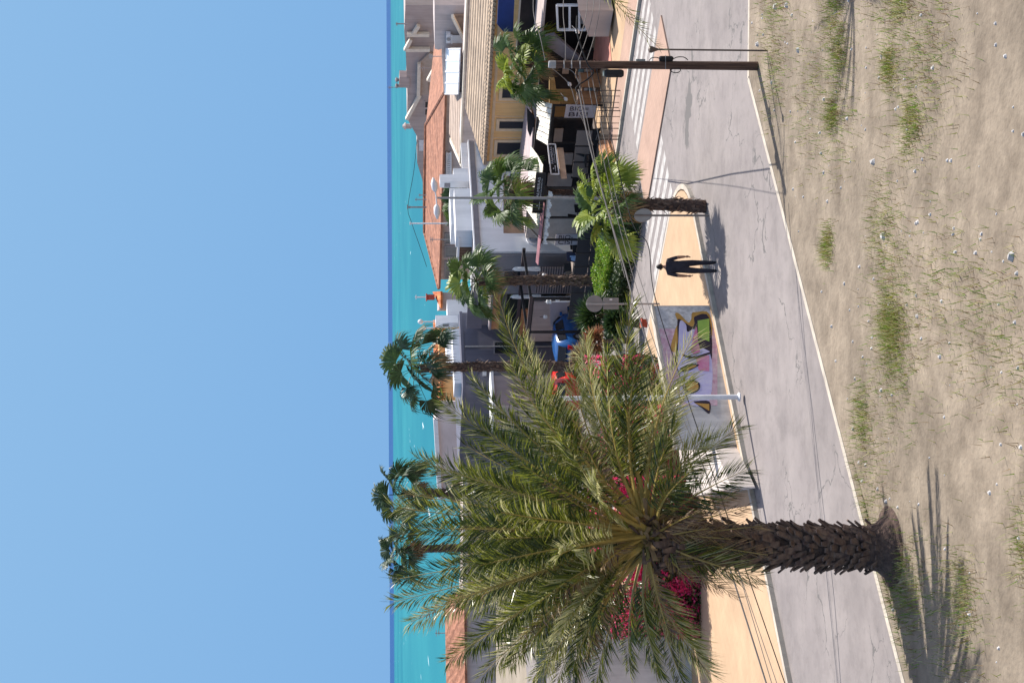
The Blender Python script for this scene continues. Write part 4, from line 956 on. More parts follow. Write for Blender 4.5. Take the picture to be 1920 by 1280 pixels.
antenna('thin pale mast standing on the glazed panels of the flat roofed house', 805, 877, 106, 89, [(806, 101, 111), (809, 102, 110)], 0.025)
antenna('thin aerial on the gable of the taupe house at the right', 786, 808, 128, 109, [(788, 120, 136), (792, 122, 134), (796, 124, 132)], 0.025)
antenna('small aerial on the roof of the blue grey house', 822, 842, 664, 87, [(824, 659, 669), (828, 660, 668)], 0.025)
antenna('tall thin aerial behind the white parapet of the white house', 806, 850, 449, 92, [(808, 444, 454), (811, 445, 453)], 0.025)
for (x0, x1, ya, yb, sP, lb) in ((914, 925, 591, 612, S3, 'white wall sign on the blue grey house under the chimney'), (905, 912, 690, 705, S3, 'small white wall box on the blue grey house left of the tall palm')):
    P = [PS(x, y, sP - 0.02) for x, y in ((x0, ya), (x0, yb), (x1, yb), (x1, ya))]
    o = thing('wall_plate', sum(P, V3()) / 4, lb, 'wall sign'); b = MB(); b.prism(P, E2 * -0.08); b.build('plate', pale_metal, o)
b = MB(); a_ = PS(872, 650, S3 - 0.06); b.tube([V3((a_.x, a_.y, 0.2)), a_], 0.05, 8); b.build('downpipe', galv, hg)
b = MB(); P = [PS(x, y, S3 - 0.01) for x, y in ((925, 640), (925, 664), (962, 664), (962, 640))]; b.prism(P, E2 * -0.05); w_ = b.build('window', dgrey, hg)
b = MB(); P = [PS(x, y, S3 - 0.07) for x, y in ((928, 642), (928, 662), (959, 662), (959, 642))]; b.prism(P, E2 * -0.01); b.build('pane', glassd, w_)
b = MB(); q = [AT(800, 552, 113), AT(800, 562, 113), AT(815, 562, 113), AT(815, 552, 113)]; b.prism(q, (0, 0.6, 0)); b.prism([AT(799, 550, 112.9), AT(799, 564, 112.9), AT(801, 564, 112.9), AT(801, 550, 112.9)], (0, 0.8, 0)); one(b, 'red_chimney', mat('red_brick', (0.42, 0.1, 0.07), 0.8), 'small red brick chimney with dark cap at the waterline', 'chimney')
for (x, y, lb) in ((792, 603, 'twin globe lamp on the waterline, right one of the pair'), (797, 615, 'globe lamp on the waterline, left one of the pair')):
    q = AT(x, y, 112); c = AT(818, y, 112); o = thing('globe_lamp', c, lb, 'street lamp', 'globe lamps on the promenade')
    b = MB(); b.tube([c, q], 0.05, 6); b.build('pole', pale_metal, o)
    b = MB(); b.lathe(q - UPZ * 0.05, [(0.05, 0), (0.17, 0.08), (0.2, 0.2), (0.14, 0.34), (0.03, 0.4)], 12); b.build('globe', parasol_w, o, smooth=True)
# long wire from mast to mast
b = MB(); b.tube(curve_pts([AT(x, y, 115) for x, y in ((782, 262), (776, 320), (765, 388), (772, 418), (790, 470), (800, 500))], 8), 0.02, 5); one(b, 'roof_wire', cable_d, 'thin dark wire sagging between masts over the orange roof', 'cable')

# ------------------------------------------------------------------ palms
def fan_leaf(mb, o, d, L, Rr, rnd, droop, nseg=20):
    d = d.normalized(); side = d.cross(UPZ)
    if side.length < 0.1: side = d.cross(V3((1, 0, 0)))
    side.normalize()
    tw = rnd.uniform(-0.9, 0.9); side = Quaternion(d, tw) @ side
    nrm = side.cross(d).normalized()
    hub = o + d * L - UPZ * (L * L * 0.12)
    d2 = (d - UPZ * 0.35 * droop).normalized()
    mb.tube([o, o + d * L * 0.5, hub], [0.022, 0.016, 0.012], 4, caps=False)
    for k in range(nseg):
        a = -1.75 + 3.5 * (k + 0.5) / nseg + rnd.uniform(-0.05, 0.05)
        ln = Rr * (0.62 + 0.38 * math.cos(a * 0.62)) * rnd.uniform(0.85, 1.08)
        dr = (d2 * math.cos(a) + side * math.sin(a)).normalized()
        pr = nrm.cross(dr)
        wv = Rr * 0.05
        mid = hub + dr * ln * 0.55 + nrm * (0.10 * Rr * math.cos(a * 0.8)) - UPZ * (0.03 * droop * ln)
        tip = hub + dr * ln * 0.93 - UPZ * (rnd.uniform(0.12, 0.45) * droop * ln)
        p3 = hub + dr * ln * 0.8 - UPZ * (0.10 * droop * ln) + nrm * 0.04 * Rr
        f = nrm * wv * 0.25 * (1 if k % 2 else -1)
        mb.face([hub, mid + pr * wv + f, mid - pr * wv - f])
        mb.face([mid + pr * wv + f, p3 + pr * wv * 0.55, p3 - pr * wv * 0.55, mid - pr * wv - f])
        mb.face([p3 + pr * wv * 0.55, tip, p3 - pr * wv * 0.55])

def fan_palm(label, base, crown, rad, tr, seed, n=34, lean=None, mats=(fan_g, fan_y, fan_d), wind=(0, 0), skirt=14, rag=1.0, group='fan palms along the street', droop=1.0, up=0.9):
    rnd = random.Random(seed)
    base = V3(base); crown = V3(crown)
    o = thing('fan_palm', base, label, 'palm tree', group)
    # trunk with ragged leaf bases
    N = 16; path = []; rr = []
    for i in range(N + 1):
        k = i / N; p = base + (crown - base) * k
        p += V3((math.sin(k * 3.1) * 0.06, 0, 0)); path.append(p)
        rr.append(tr * (1.15 - 0.25 * k) * rnd.uniform(0.94, 1.06))
    b = MB(); b.mt(trunk_m); b.tube(path, rr, 12)
    b.mt(boot_m)
    ht = (crown - base).length
    nb = int(ht * 46 * rag)
    for i in range(nb):
        k = rnd.random(); p = base + (crown - base) * k + V3((math.sin(k * 3.1) * 0.06, 0, 0)); a = rnd.uniform(0, 2 * math.pi)
        out = V3((math.cos(a), math.sin(a), 0)); tg = V3((-math.sin(a), math.cos(a), 0))
        r_ = tr * (1.15 - 0.25 * k)
        q = p + out * r_ * 0.9; l = rnd.uniform(0.12, 0.30) * (0.6 + tr * 1.6); w = rnd.uniform(0.03, 0.06)
        sg_ = 1 if rnd.random() < 0.6 else -1
        e = q + UPZ * l * sg_ + out * rnd.uniform(0.02, 0.16) * (0.4 + tr * 2) * (2.0 if rnd.random() < 0.1 else 1)
        b.face([q - tg * w, q + tg * w, e + tg * w * 0.4, e - tg * w * 0.4])
    b.build('trunk', None, o)
    b = MB()
    for i in range(n):
        u = (i + 0.5) / n
        el = math.asin(max(-0.55, min(0.98, -0.5 + 1.45 * u ** up)))
        az = i * 2.399 + rnd.uniform(-0.3, 0.3)
        d = V3((math.cos(el) * math.cos(az) + wind[0], math.cos(el) * math.sin(az) + wind[1], math.sin(el)))
        b.mt(mats[0] if rnd.random() < 0.55 else (mats[1] if rnd.random() < 0.5 else mats[2]))
        L = rad * rnd.uniform(0.42, 0.72); fan_leaf(b, crown + V3((0, 0, 0.1)), d, L, rad * rnd.uniform(0.46, 0.62), rnd, droop * rnd.uniform(0.6, 1.6), 26)
    b.build('crown', None, o)
    if skirt:
        b = MB(); b.mt(dry)
        for i in range(skirt):
            az = rnd.uniform(0, 6.28); d = V3((math.cos(az) * 0.5, math.sin(az) * 0.5, -0.8))
            fan_leaf(b, crown - UPZ * 0.1, d, rad * 0.25, rad * 0.4, rnd, 1.2, 12)
        b.build('dead_leaves', None, o)
    return o
def palm_px(label, xc, yc, D, radpx, tr, seed, dx=0, **k):
    c = AT(xc, yc, D); base = V3((c.x + dx, c.y, 0.0))
    return fan_palm(label, base, c, radpx / F * D, tr, seed, **k)
palm_px('fan palm whose crown sits above the top of the wooden pole', 985, 122, 66.5, 80, 0.16, 1, n=24, mats=(fan_g, fan_y, fan_g), wind=(-0.12, 0))
palm_px('fan palm with a thin trunk right behind the tall lamp post', 955, 362, 67.0, 78, 0.15, 2, n=20, mats=(fan_g, fan_y, fan_g))
palm_px('fan palm with shaggy trunk standing behind the bright hedge', 898, 528, 64.5, 70, 0.21, 3, n=20, rag=1.9)
palm_px('tall fan palm with crown over the turquoise sea left of the cars', 788, 690, 72.0, 86, 0.23, 4, n=17, rag=1.8, wind=(-0.1, 0), mats=(fan_d, fan_g, fan_d), droop=1.2)
palm_px('tallest fan palm rising right of the date palm top against the sky', 758, 926, 78.0, 78, 0.23, 5, n=16, rag=1.4, mats=(fan_d, fan_g, fan_d), wind=(0.1, 0))
palm_px('fan palm poking over the top of the date palm against the sky', 756, 1030, 84.0, 62, 0.23, 6, n=20, mats=(fan_d, fan_d, fan_g))
palm_px('bright green stubby fan palm by the plaza kerb', 1146, 387, 45.0, 92, 0.175, 8, n=26, mats=(fan_y, fan_y, fan_g), rag=2.4, skirt=5, dx=0.0, droop=0.8)
palm_px('distant fan palm behind the tall lamp heads over the orange roof', 862, 372, 88.0, 45, 0.16, 9, n=24, mats=(fan_d, fan_g, fan_d))
palm_px('distant fan palm half hidden behind the white chimney block', 866, 404, 90.0, 40, 0.16, 10, n=24, mats=(fan_d, fan_d, fan_g))

# ---- the big date palm
def frond(mb, P0, P2, lift, rnd, mats, nl=64, ll=0.46, twist=None, bare=0.25, view=0.75, dryf=False, sw=0.026):
    P0 = V3(P0); P2 = V3(P2); L = (P2 - P0).length
    P1 = P0 + (P2 - P0) * 0.48 + UPZ * lift * L
    def Bz(t): return P0 * (1 - t) ** 2 + P1 * (2 * t * (1 - t)) + P2 * t * t
    def Bt(t): return ((P1 - P0) * (2 * (1 - t)) + (P2 - P1) * (2 * t)).normalized()
    mb.mt(mats[3])
    K = 12
    mb.tube([Bz(i / K) for i in range(K + 1)], [sw * 1.5 * (1 - i / K) ** 1.5 + 0.006 for i in range(K + 1)], 5, caps=False)
    N0 = (UPZ * (1 - view) + V3((rnd.uniform(-0.35, 0.35), -1, 0.2)) * view)
    if twist is not None: N0 = Quaternion(Bt(0.5), twist) @ N0
    for i in range(nl):
        t = bare + (1 - bare) * (i + rnd.random() * 0.6) / nl
        p = Bz(t); T = Bt(t); S = T.cross(N0)
        if S.length < 0.05: S = T.cross(V3((1, 0, 0)))
        S.normalize(); Nn = S.cross(T).normalized()
        prof = 0.55 + 0.45 * math.sin(math.pi * min(1, (t - bare) / (1 - bare) * 0.85 + 0.12))
        for sg_ in (-1, 1):
            if rnd.random() < 0.05: continue
            a = R(60) - R(36) * t + rnd.uniform(-0.2, 0.2)
            l = ll * prof * rnd.uniform(0.75, 1.15)
            v = rnd.uniform(0.12, 0.5)
            d = (T * math.cos(a) + S * sg_ * math.sin(a) + Nn * v * 0.6).normalized()
            w = 0.0145 * rnd.uniform(0.7, 1.35)
            wd = (T * 0.75 + Nn * rnd.uniform(-0.9, 0.9)).normalized() * w
            q1 = p + d * l * 0.45; q2 = p + d * l - UPZ * l * rnd.uniform(0.05, 0.28) * (2.0 if dryf else 1)
            r_ = rnd.random()
            mb.mt(mats[0] if r_ < 0.5 else (mats[1] if r_ < 0.8 else mats[2]))
            mb.face([p, q1 + wd, q1 - wd]); mb.face([q1 + wd, q2, q1 - wd])

rnd = random.Random(21)
DP = 28.0
heart = AT(1208, 1003, DP)
dp = thing('date_palm', V3((AT(1400, 1030, DP).x, DP, 0.12)), 'huge date palm with feathery fronds filling the left of the view', 'palm tree')
base = V3((AT(1400, 1030, DP).x, DP, 0.1)); topc = AT(1235, 1018, DP)
# trunk: overlapping stubs in a spiral
b = MB(); b.mt(trunk_m)
N = 20; b.tube([base + (topc - base) * (i / N) for i in range(N + 1)], [0.34 + 0.05 * math.sin(i * 1.9) * 0.4 + (0.08 if i > 15 else 0) for i in range(N + 1)], 18)
b.lathe(base - UPZ * 0.02, [(0.95, 0), (0.62, 0.10), (0.47, 0.28), (0.38, 0.6)], 20)
b.mt(boot_m); hgt = (topc - base).length
for i in range(560):
    k = i / 560; p = base + (topc - base) * k; a = i * 2.39996
    out = V3((math.cos(a), math.sin(a), 0)); tg = V3((-math.sin(a), math.cos(a), 0)); r_ = 0.335 + (0.08 if k > 0.8 else 0)
    if rnd.random() < 0.12: continue
    a += rnd.uniform(-0.12, 0.12); q = p + out * r_ + UPZ * rnd.uniform(-0.04, 0.04); w = rnd.uniform(0.05, 0.10); e = q + out * rnd.uniform(0.02, 0.19) + UPZ * rnd.uniform(0.05, 0.26) + tg * rnd.uniform(-0.05, 0.05)
    b.prism([q - tg * w - UPZ * 0.05, q + tg * w - UPZ * 0.05, e + tg * w * 0.5, e - tg * w * 0.5], out * 0.03 + UPZ * -0.02)
b.build('trunk', None, dp)
# (tip x, tip y, depth offset, lift, kind)  kind: 0 green, 1 deep, 2 pale, 3 dry
G0 = (date_g, date_d, date_p, rach); G1 = (date_d, date_g, date_d, rach); G2 = (date_p, date_g, date_p, rach); G3 = (dry, boot_m, dry, rach)
tips = [
 (738, 1128, 0.6, .02, 0), (745, 1085, 1.2, .03, 1), (742, 1000, 0.4, .04, 1), (735, 950, -0.3, .05, 0), (760, 925, 1.0, .05, 0), (790, 990, -1.0, .05, 1),
 (785, 862, 0.2, .08, 0), (815, 880, 1.4, .08, 1), (832, 752, 0.8, .10, 0), (890, 712, -0.2, .12, 0), (905, 800, -0.9, .10, 1),
 (938, 568, 0.6, .16, 0), (960, 690, -0.8, .14, 0), (985, 640, 1.3, .16, 2), (1030, 735, -0.6, .15, 0), (1075, 700, 0.9, .14, 2),
 (1185, 572, 0.3, .14, 0), (1140, 660, -0.9, .12, 0), (1200, 655, -0.6, .14, 1), (1298, 632, -0.6, .14, 2), (1290, 712, 0.3, .14, 2), (1265, 800, -0.9, .12, 0),
 (1320, 822, -0.5, .16, 2), (1385, 800, -0.2, .2, 0), (1400, 880, -1.2, .22, 1), (1300, 880, -1.6, .2, 1),
 (830, 1132, -0.8, .06, 0), (770, 1165, 0.1, .06, 2), (842, 1238, -0.2, .09, 0), (885, 1210, 0.9, .09, 1), (905, 1265, 0.2, .11, 0), (960, 1245, -0.9, .12, 0), (1020, 1262, 0.4, .14, 2),
 (1075, 1250, -0.7, .14, 0), (1240, 1262, 0.2, .16, 0), (1312, 1232, -0.3, .18, 0), (1330, 1262, 0.6, .18, 2),
 (1420, 1080, -1.0, .25, 0),
 (900, 1060, -1.8, .10, 1), (940, 960, -2.0, .12, 0), (980, 870, -2.0, .12, 1), (1060, 820, -2.2, .14, 0), (1010, 1130, -2.0, .12, 0), (1120, 1170, -2.2, .14, 1),
 (860, 930, 2.0, .06, 1), (880, 1010, 1.8, .05, 0), (930, 1120, 2.0, .08, 1), (1010, 760, 2.2, .12, 1), (1100, 1200, 2.0, .12, 0), (840, 1060, -1.0, .06, 0), (1050, 1040, -2.6, .2, 2), (1120, 900, -2.5, .2, 2),
 (925, 1180, -1.4, .08, 0), (960, 1150, 1.2, .08, 1), (1000, 1215, 1.0, .1, 0), (1050, 1190, -1.8, .12, 2), (1085, 1130, 1.4, .14, 1), (870, 1120, 1.6, .06, 0), (1045, 1275, 1.2, .1, 1), (930, 1010, -1.2, .08, 0), (860, 880, 0.6, .08, 0), (1000, 820, 0.8, .12, 0), (1230, 700, 0.8, .12, 2), (1160, 760, 0.6, .12, 1), (1100, 640, 0.5, .14, 2),
]
for k in range(22):
    an = R(-10 + 205 * k / 21.0)
    rr_ = rnd.uniform(300, 420)
    tips.append((1205 - rr_ * math.sin(an) * rnd.uniform(0.85, 1.0), 1003 - rr_ * math.cos(an) * 0.82, rnd.uniform(1.2, 2.6), rnd.uniform(.04, .1), rnd.choice((0, 1, 1))))
b = MB()
for (x, y, dd, lf, kd) in tips:
    tip = AT(x, y, DP + dd)
    dv = (tip - heart).normalized()
    st = heart + V3((dv.x * 0.42, dv.y * 0.3, dv.z * 0.22 - 0.05)) + V3((rnd.uniform(-0.1, 0.1), rnd.uniform(-0.1, 0.1), rnd.uniform(-0.1, 0.1)))
    frond(b, st, tip, lf, rnd, (G0, G1, G2, G3)[kd], nl=int(44 + 26 * (tip - st).length), ll=0.62, view=rnd.uniform(0.45, 0.8), twist=rnd.uniform(-0.5, 0.5))
b.build('crown', None, dp)
b = MB()
for (x, y, dd, lf) in ((1255, 1190, -0.7, .05), (1310, 930, -0.7, .1), (1330, 990, -0.9, .12), (1300, 1090, -0.9, .1), (1020, 905, -1.5, .05), (870, 985, -0.6, .02), (1350, 1060, -0.6, .1), (1080, 790, -1.4, .1), (1290, 860, 0.6, .1), (1060, 1110, -1.6, .1), (1130, 1060, -1.6, .1), (980, 1190, -0.9, .1), (790, 1150, -0.3, .06), (1370, 1010, -0.7, .1), (1340, 940, 0.2, .08), (1100, 1235, -1.2, .12), (1400, 950, -0.5, .1), (1430, 985, -0.8, .12), (1440, 1040, -0.8, .12), (1420, 1095, -0.5, .1), (1385, 1120, 0.2, .1), (1380, 925, 0.4, .1), (1345, 1105, -0.9, .1), (1310, 960, -1.1, .15)):
    st = heart + V3((rnd.uniform(-0.2, 0.2), rnd.uniform(-0.2, 0.2), rnd.uniform(-0.2, 0.0)))
    frond(b, st, AT(x, y, DP + dd), lf, rnd, G3, nl=46, ll=0.36, view=0.7, twist=rnd.uniform(-0.8, 0.8), dryf=True, bare=0.3)
# stubs and fibres round the heart
b.mt(dry)
for i in range(170):
    a = rnd.uniform(0, 6.28); el = rnd.uniform(-0.9, 0.9); d = V3((math.cos(a) * math.cos(el), math.sin(a) * math.cos(el), math.sin(el)))
    p = heart + V3((rnd.uniform(-0.25, 0.25), rnd.uniform(-0.25, 0.25), rnd.uniform(-0.55, 0.1))); q = p + d * rnd.uniform(0.25, 0.75); w = V3((rnd.uniform(-1, 1), rnd.uniform(-1, 1), rnd.uniform(-1, 1))) * 0.02
    b.mt(dry if rnd.random() < 0.5 else boot_m); b.face([p - w, p + w, q + w * 0.3, q - w * 0.3 - UPZ * 0.1])
b.build('dead_fronds', None, dp)
# neighbouring palm out of frame on the right, tips hanging in
d2 = thing('date_palm', V3((11.2, 33.0, 0.12)), 'date palm at the right edge with only drooping frond tips showing', 'palm tree')
hc = V3((11.2, 33.0, 6.2))
b = MB(); b.mt(trunk_m); b.tube([V3((11.2, 33, 0.1)), V3((11.2, 33, 3)), hc], [0.34, 0.31, 0.36], 14); b.build('trunk', None, d2)
b = MB()
for (x, y, D, lf, mm) in ((1238, 92, 33.2, .25, G0), (1200, 42, 33.8, .25, G0)):
    frond(b, hc, AT(x, y, D), lf, rnd, mm, nl=70, ll=0.42, view=0.7)
for i in range(26):
    a = rnd.uniform(-1.2, 2.6); el = rnd.uniform(-0.2, 1.1)
    frond(b, hc, hc + V3((math.cos(a) * math.cos(el), math.sin(a) * math.cos(el), math.sin(el))) * 2.7, 0.15, rnd, G0, nl=40, ll=0.42)
b.build('crown', None, d2)

# ------------------------------------------------------------------ hedges, shrubs, bougainvillea
def leaves(mb, fn, n, size, rnd, mats):
    for i in range(n):
        p, nn = fn(rnd)
        d = V3((rnd.uniform(-1, 1), rnd.uniform(-1, 1), rnd.uniform(-0.5, 1))).normalized()
        s_ = d.cross(V3((rnd.uniform(-1, 1), rnd.uniform(-1, 1), rnd.uniform(-1, 1)))).normalized()
        l = size * rnd.uniform(0.6, 1.4)
        mb.mt(rnd.choice(mats)); mb.face([p, p + d * l * 0.5 + s_ * l * 0.28, p + d * l, p + d * l * 0.5 - s_ * l * 0.28])
rh = random.Random(3)
def hedge(label, s0, s1, t0, t1, z0, z1, n, size, mats, seed, name='hedge', cat='hedge'):
    rh = random.Random(seed)
    o = thing(name, ST((s0 + s1) / 2, (t0 + t1) / 2, 0), label, cat)
    def fn(r):
        s = r.uniform(s0, s1); t = r.uniform(t0, t1)
        h = z0 + (z1 - z0) * (0.85 + 0.15 * math.sin(s * 2.3) * math.cos(t * 3 + s)) 
        k = r.random()
        if k < 0.55: z = h - r.random() ** 2 * 0.25
        else:
            z = r.uniform(z0, h)
            if r.random() < 0.6: t = t0 + r.random() ** 2 * 0.4
        return ST(s, t, z), UPZ
    b = MB(); leaves(b, fn, n, size, rh, mats); b.build('foliage', None, o)
    b = MB()
    for i in range(int((s1 - s0) * 5)):
        p = ST(rh.uniform(s0 + 0.1, s1 - 0.1), rh.uniform(t0 + 0.15, t1 - 0.15), 0.0); b.tube([p, p + V3((rh.uniform(-.1, .1), rh.uniform(-.1, .1), z0 + (z1 - z0) * 0.6))], 0.02, 5)
    b.build('stems', boot_m, o)
    return o
hedge('bright lime green hedge between the road and the black windbreak', 40.2, 46.6, 42.2, 44.4, 0.05, 0.95, 26000, 0.10, [hedge_g, hedge_g, fan_y], 5)
hedge('dark green clipped hedge at the end of the traffic island', 38.55, 40.4, 40.5, 42.8, 0.05, 1.15, 7000, 0.09, [shrub_g, fan_d], 6)
hedge('low dark foliage added as the shaded road side of the lime hedge', 40.2, 47.0, 40.7, 42.1, 0.05, 0.62, 11000, 0.11, [shrub_g, shrub_g, boug_g], 8)  # front of the lime hedge, its shade put into darker leaf colours
# yucca like bush and succulents
def tuft(label, c, rad, n, mats, seed, ln=0.5, name='yucca', cat='shrub', wd=0.022):
    r_ = random.Random(seed); o = thing(name, V3((c.x, c.y, 0)), label, cat)
    b = MB()
    for i in range(n):
        a = r_.uniform(0, 6.28); el = math.asin(r_.uniform(-0.35, 1)); d = V3((math.cos(a) * math.cos(el), math.sin(a) * math.cos(el), math.sin(el)))
        p = c + d * rad * r_.uniform(0.2, 0.65); q = p + d * ln * r_.uniform(0.6, 1.2); m_ = p + (q - p) * 0.5
        s_ = d.cross(V3((r_.uniform(-1, 1), r_.uniform(-1, 1), r_.uniform(-1, 1)))).normalized() * wd
        q = q - UPZ * r_.uniform(0, 0.22) * ln
        b.mt(r_.choice(mats)); b.face([p - s_ * 0.5, p + s_ * 0.5, m_ + s_, m_ - s_]); b.face([m_ - s_, m_ + s_, q])
    b.build('foliage', None, o)
    b = MB(); b.mt(boot_m)
    for k in range(4): b.tube([V3((c.x + r_.uniform(-.25, .25) * rad, c.y + r_.uniform(-.25, .25) * rad, 0)), c], [0.07, 0.04], 7)
    b.build('stem', None, o)
tuft('dark green spiky yucca bush behind the paired traffic signs', AT(1118, 592, 60), 0.85, 1500, [shrub_g, fan_g, fan_d], 11, 0.55)
tuft('dark leafy shrub in front of the spiky yucca bush', AT(1160, 605, 57), 0.7, 1300, [fan_d, shrub_g], 12, 0.3, wd=0.04)
tuft('rusty orange succulent beside the pale yucca stems', AT(1120, 640, 59), 0.6, 700, [succ_o, dry, succ_o], 13, 0.4, name='succulent', wd=0.03)
tuft('dry brown grassy clump left of the blue car', AT(1098, 672, 57), 0.6, 700, [dry, date_p, boot_m], 14, 0.5, name='grass_clump')
tuft('small green agave among the pink flowers', AT(1115, 706, 52), 0.35, 260, [fan_y, fan_g], 15, 0.35, name='agave', wd=0.03)
# dry grass on the verge where the big palm and the pole stand
rg = random.Random(77); b = MB()
patches = [(rg.uniform(9, 24), rg.uniform(4, 31), rg.uniform(0.4, 1.8)) for _ in range(70)]
for i in range(30000):
    ps, pt_, pr_ = rg.choice(patches)
    p = ST(min(24.3, ps + rg.gauss(0, pr_ * 0.5)), min(32.5, pt_ + rg.gauss(0, pr_ * 0.5)), 0.12)
    l = rg.uniform(0.08, 0.26); a = rg.uniform(0, 6.28); w = V3((math.cos(a), math.sin(a), 0)) * 0.008
    e = p + V3((rg.uniform(-.5, .5), rg.uniform(-.5, .5), 1)) * l
    b.mt(rg.choice([dry, date_g, hedge_g, date_p])); b.face([p - w, p + w, e])
o = b.build('verge_grass', None); tag(o, 'dry grass growing in patches on the near verge', 'grass', kind='stuff')
rg = random.Random(78); b = MB()
for i in range(900):
    p = ST(rg.uniform(2, 24.3), rg.uniform(2, 32), 0.125); r_ = rg.uniform(0.012, 0.05) * (2.0 if rg.random() < 0.06 else 1)
    vs = [p + V3((rg.uniform(.7, 1.2) * r_ * math.cos(a), rg.uniform(.7, 1.2) * r_ * math.sin(a), 0)) for a in (0, 1.05, 2.1, 3.15, 4.2, 5.25)]
    tp = [p + (v - p) * 0.55 + UPZ * r_ * rg.uniform(.5, .9) for v in vs]
    b.idx(vs + tp, [(k, (k + 1) % 6, 6 + (k + 1) % 6, 6 + k) for k in range(6)] + [tuple(range(6, 12))])
o = b.build('pebbles', conc); tag(o, 'loose pebbles and stones lying on the dry verge', 'pebbles', kind='stuff')
# bougainvillea along the back of the plaza
def boug(label, x0, x1, ya, yb, D, n, seed, pfrac, clumps):
    r_ = random.Random(seed); c0 = AT(1200, (ya + yb) / 2, D)
    o = thing('bougainvillea', V3((c0.x, D, 0)), label, 'shrub', 'bougainvilleas at the back of the plaza')
    A = AT(x1, ya, D); B = AT(x1, yb, D); T_ = AT(x0, ya, D)
    xa, xb = sorted((A.x, B.x)); zt = T_.z
    cl = [(r_.uniform(xa, xb), r_.uniform(0.2, zt), r_.uniform(0.3, 0.75)) for _ in range(clumps)]
    def shape(r):
        x = r.uniform(xa, xb); z = r.random() ** 0.8 * zt * (0.85 + 0.15 * math.sin(x * 2.7)); y = D + r.uniform(-0.7, 0.6) * (1 - 0.5 * z / zt) - (0.3 if r.random() < 0.5 else 0)
        return V3((x, y, z)), UPZ
    g = MB(); leaves(g, shape, n, 0.13, r_, [boug_g, boug_g, dry, shrub_g]); g.build('foliage', None, o)
    f = MB()
    def fl(r):
        c = r.choice(cl); a = V3((r.gauss(0, 1), r.gauss(0, 0.6), r.gauss(0, 1))).normalized() * c[2] * r.random() ** 0.4
        return V3((min(max(c[0] + a.x, xa), xb), D - 0.85 + a.y * 0.5, max(0.15, min(zt, c[1] + a.z)))), UPZ
    leaves(f, fl, int(n * pfrac), 0.10, r_, [boug_p, boug_p, boug_q]); f.build('flowers', None, o)
    st = MB()
    for i in range(26):
        p = V3((r_.uniform(xa, xb), D + r_.uniform(-.3, .3), 0)); st.tube([p, p + V3((r_.uniform(-.5, .5), r_.uniform(-.2, .2), zt * 0.5)), p + V3((r_.uniform(-.9, .9), r_.uniform(-.4, .4), zt * 0.95))], [0.03, 0.02, 0.01], 5)
    st.build('stems', boot_m, o)
boug('bougainvillea with deep pink flowers at the left, by the grey wall', 1140, 1300, 1182, 1040, 46.3, 22000, 31, 0.26, 24)
boug('tall sparse bougainvillea behind the heart of the date palm', 1100, 1290, 1052, 890, 47.0, 15000, 32, 0.9, 22)
boug('bougainvillea with scattered pink flowers behind the graffiti wall', 1085, 1270, 892, 760, 49.0, 14000, 33, 0.5, 14)
boug('loose bougainvillea with coral flowers near the red car', 1092, 1240, 765, 668, 51.0, 7000, 34, 0.14, 9)

# ------------------------------------------------------------------ walls at the front left
# grey boundary wall
bw = thing('boundary_wall', AT(1300, 1240, 46.9), 'rough grey concrete boundary wall at the far left behind the fronds', 'wall')
b = MB(); b.prism([AT(x, y, 46.9) for x, y in ((1088, 1180), (1088, 1330), (1306, 1330), (1306, 1180))], (0, 0.3, 0)); b.build('wall', conc, bw)
b = MB(); b.prism([AT(x, y, 46.85) for x, y in ((1083, 1179), (1083, 1330), (1088.5, 1330), (1088.5, 1179))], (0, 0.4, 0)); b.build('coping', kerb_m, bw)
# graffiti wall
K0 = AT(1226, 573, 44.0); sG = s_of(K0); tG = t_of(K0); zG = K0.z
gw = thing('graffiti_wall', V3((K0.x, K0.y, 0.12)), 'low concrete wall covered with purple and gold graffiti lettering', 'wall')
b = MB(); b.stbox(sG, sG + 0.25, tG - 5.2, tG, 0.12, zG); b.build('wall', conc, gw)
b = MB(); b.stbox(sG - 0.03, sG + 0.28, tG - 5.2, tG + 0.03, zG + 0.002, zG + 0.07); b.build('coping', kerb_m, gw)
def wallshape(px, off, M, name='graffiti'):
    P = [PS(x, y, sG - off) for (x, y) in px]
    b = MB(); b.prism(P, E2 * 0.0025); return b, M
def paint(name, shapes):
    """one painted layer; each shape a thin film of its own height"""
    b = MB()
    for i, (M, px, off) in enumerate(shapes):
        b.mt(M)
        P = [PS(x, y, sG - off) for (x, y) in px]
        if len(P) > 4: P = curve_pts(P + [P[0]], 4)[:-1]
        n = V3((0, 0, 0))
        for k in range(len(P)): n += P[k].cross(P[(k + 1) % len(P)])
        if n.dot(E2) > 0: P = P[::-1]
        b.face(P)
    return b.build(name, None, gw)
paint('sketched_panel', [(g_grey, [(1229, 575), (1345, 575), (1345, 614), (1236, 614)], 0.003), (g_rose, [(1236, 616), (1345, 616), (1345, 760), (1258, 760)], 0.003)])
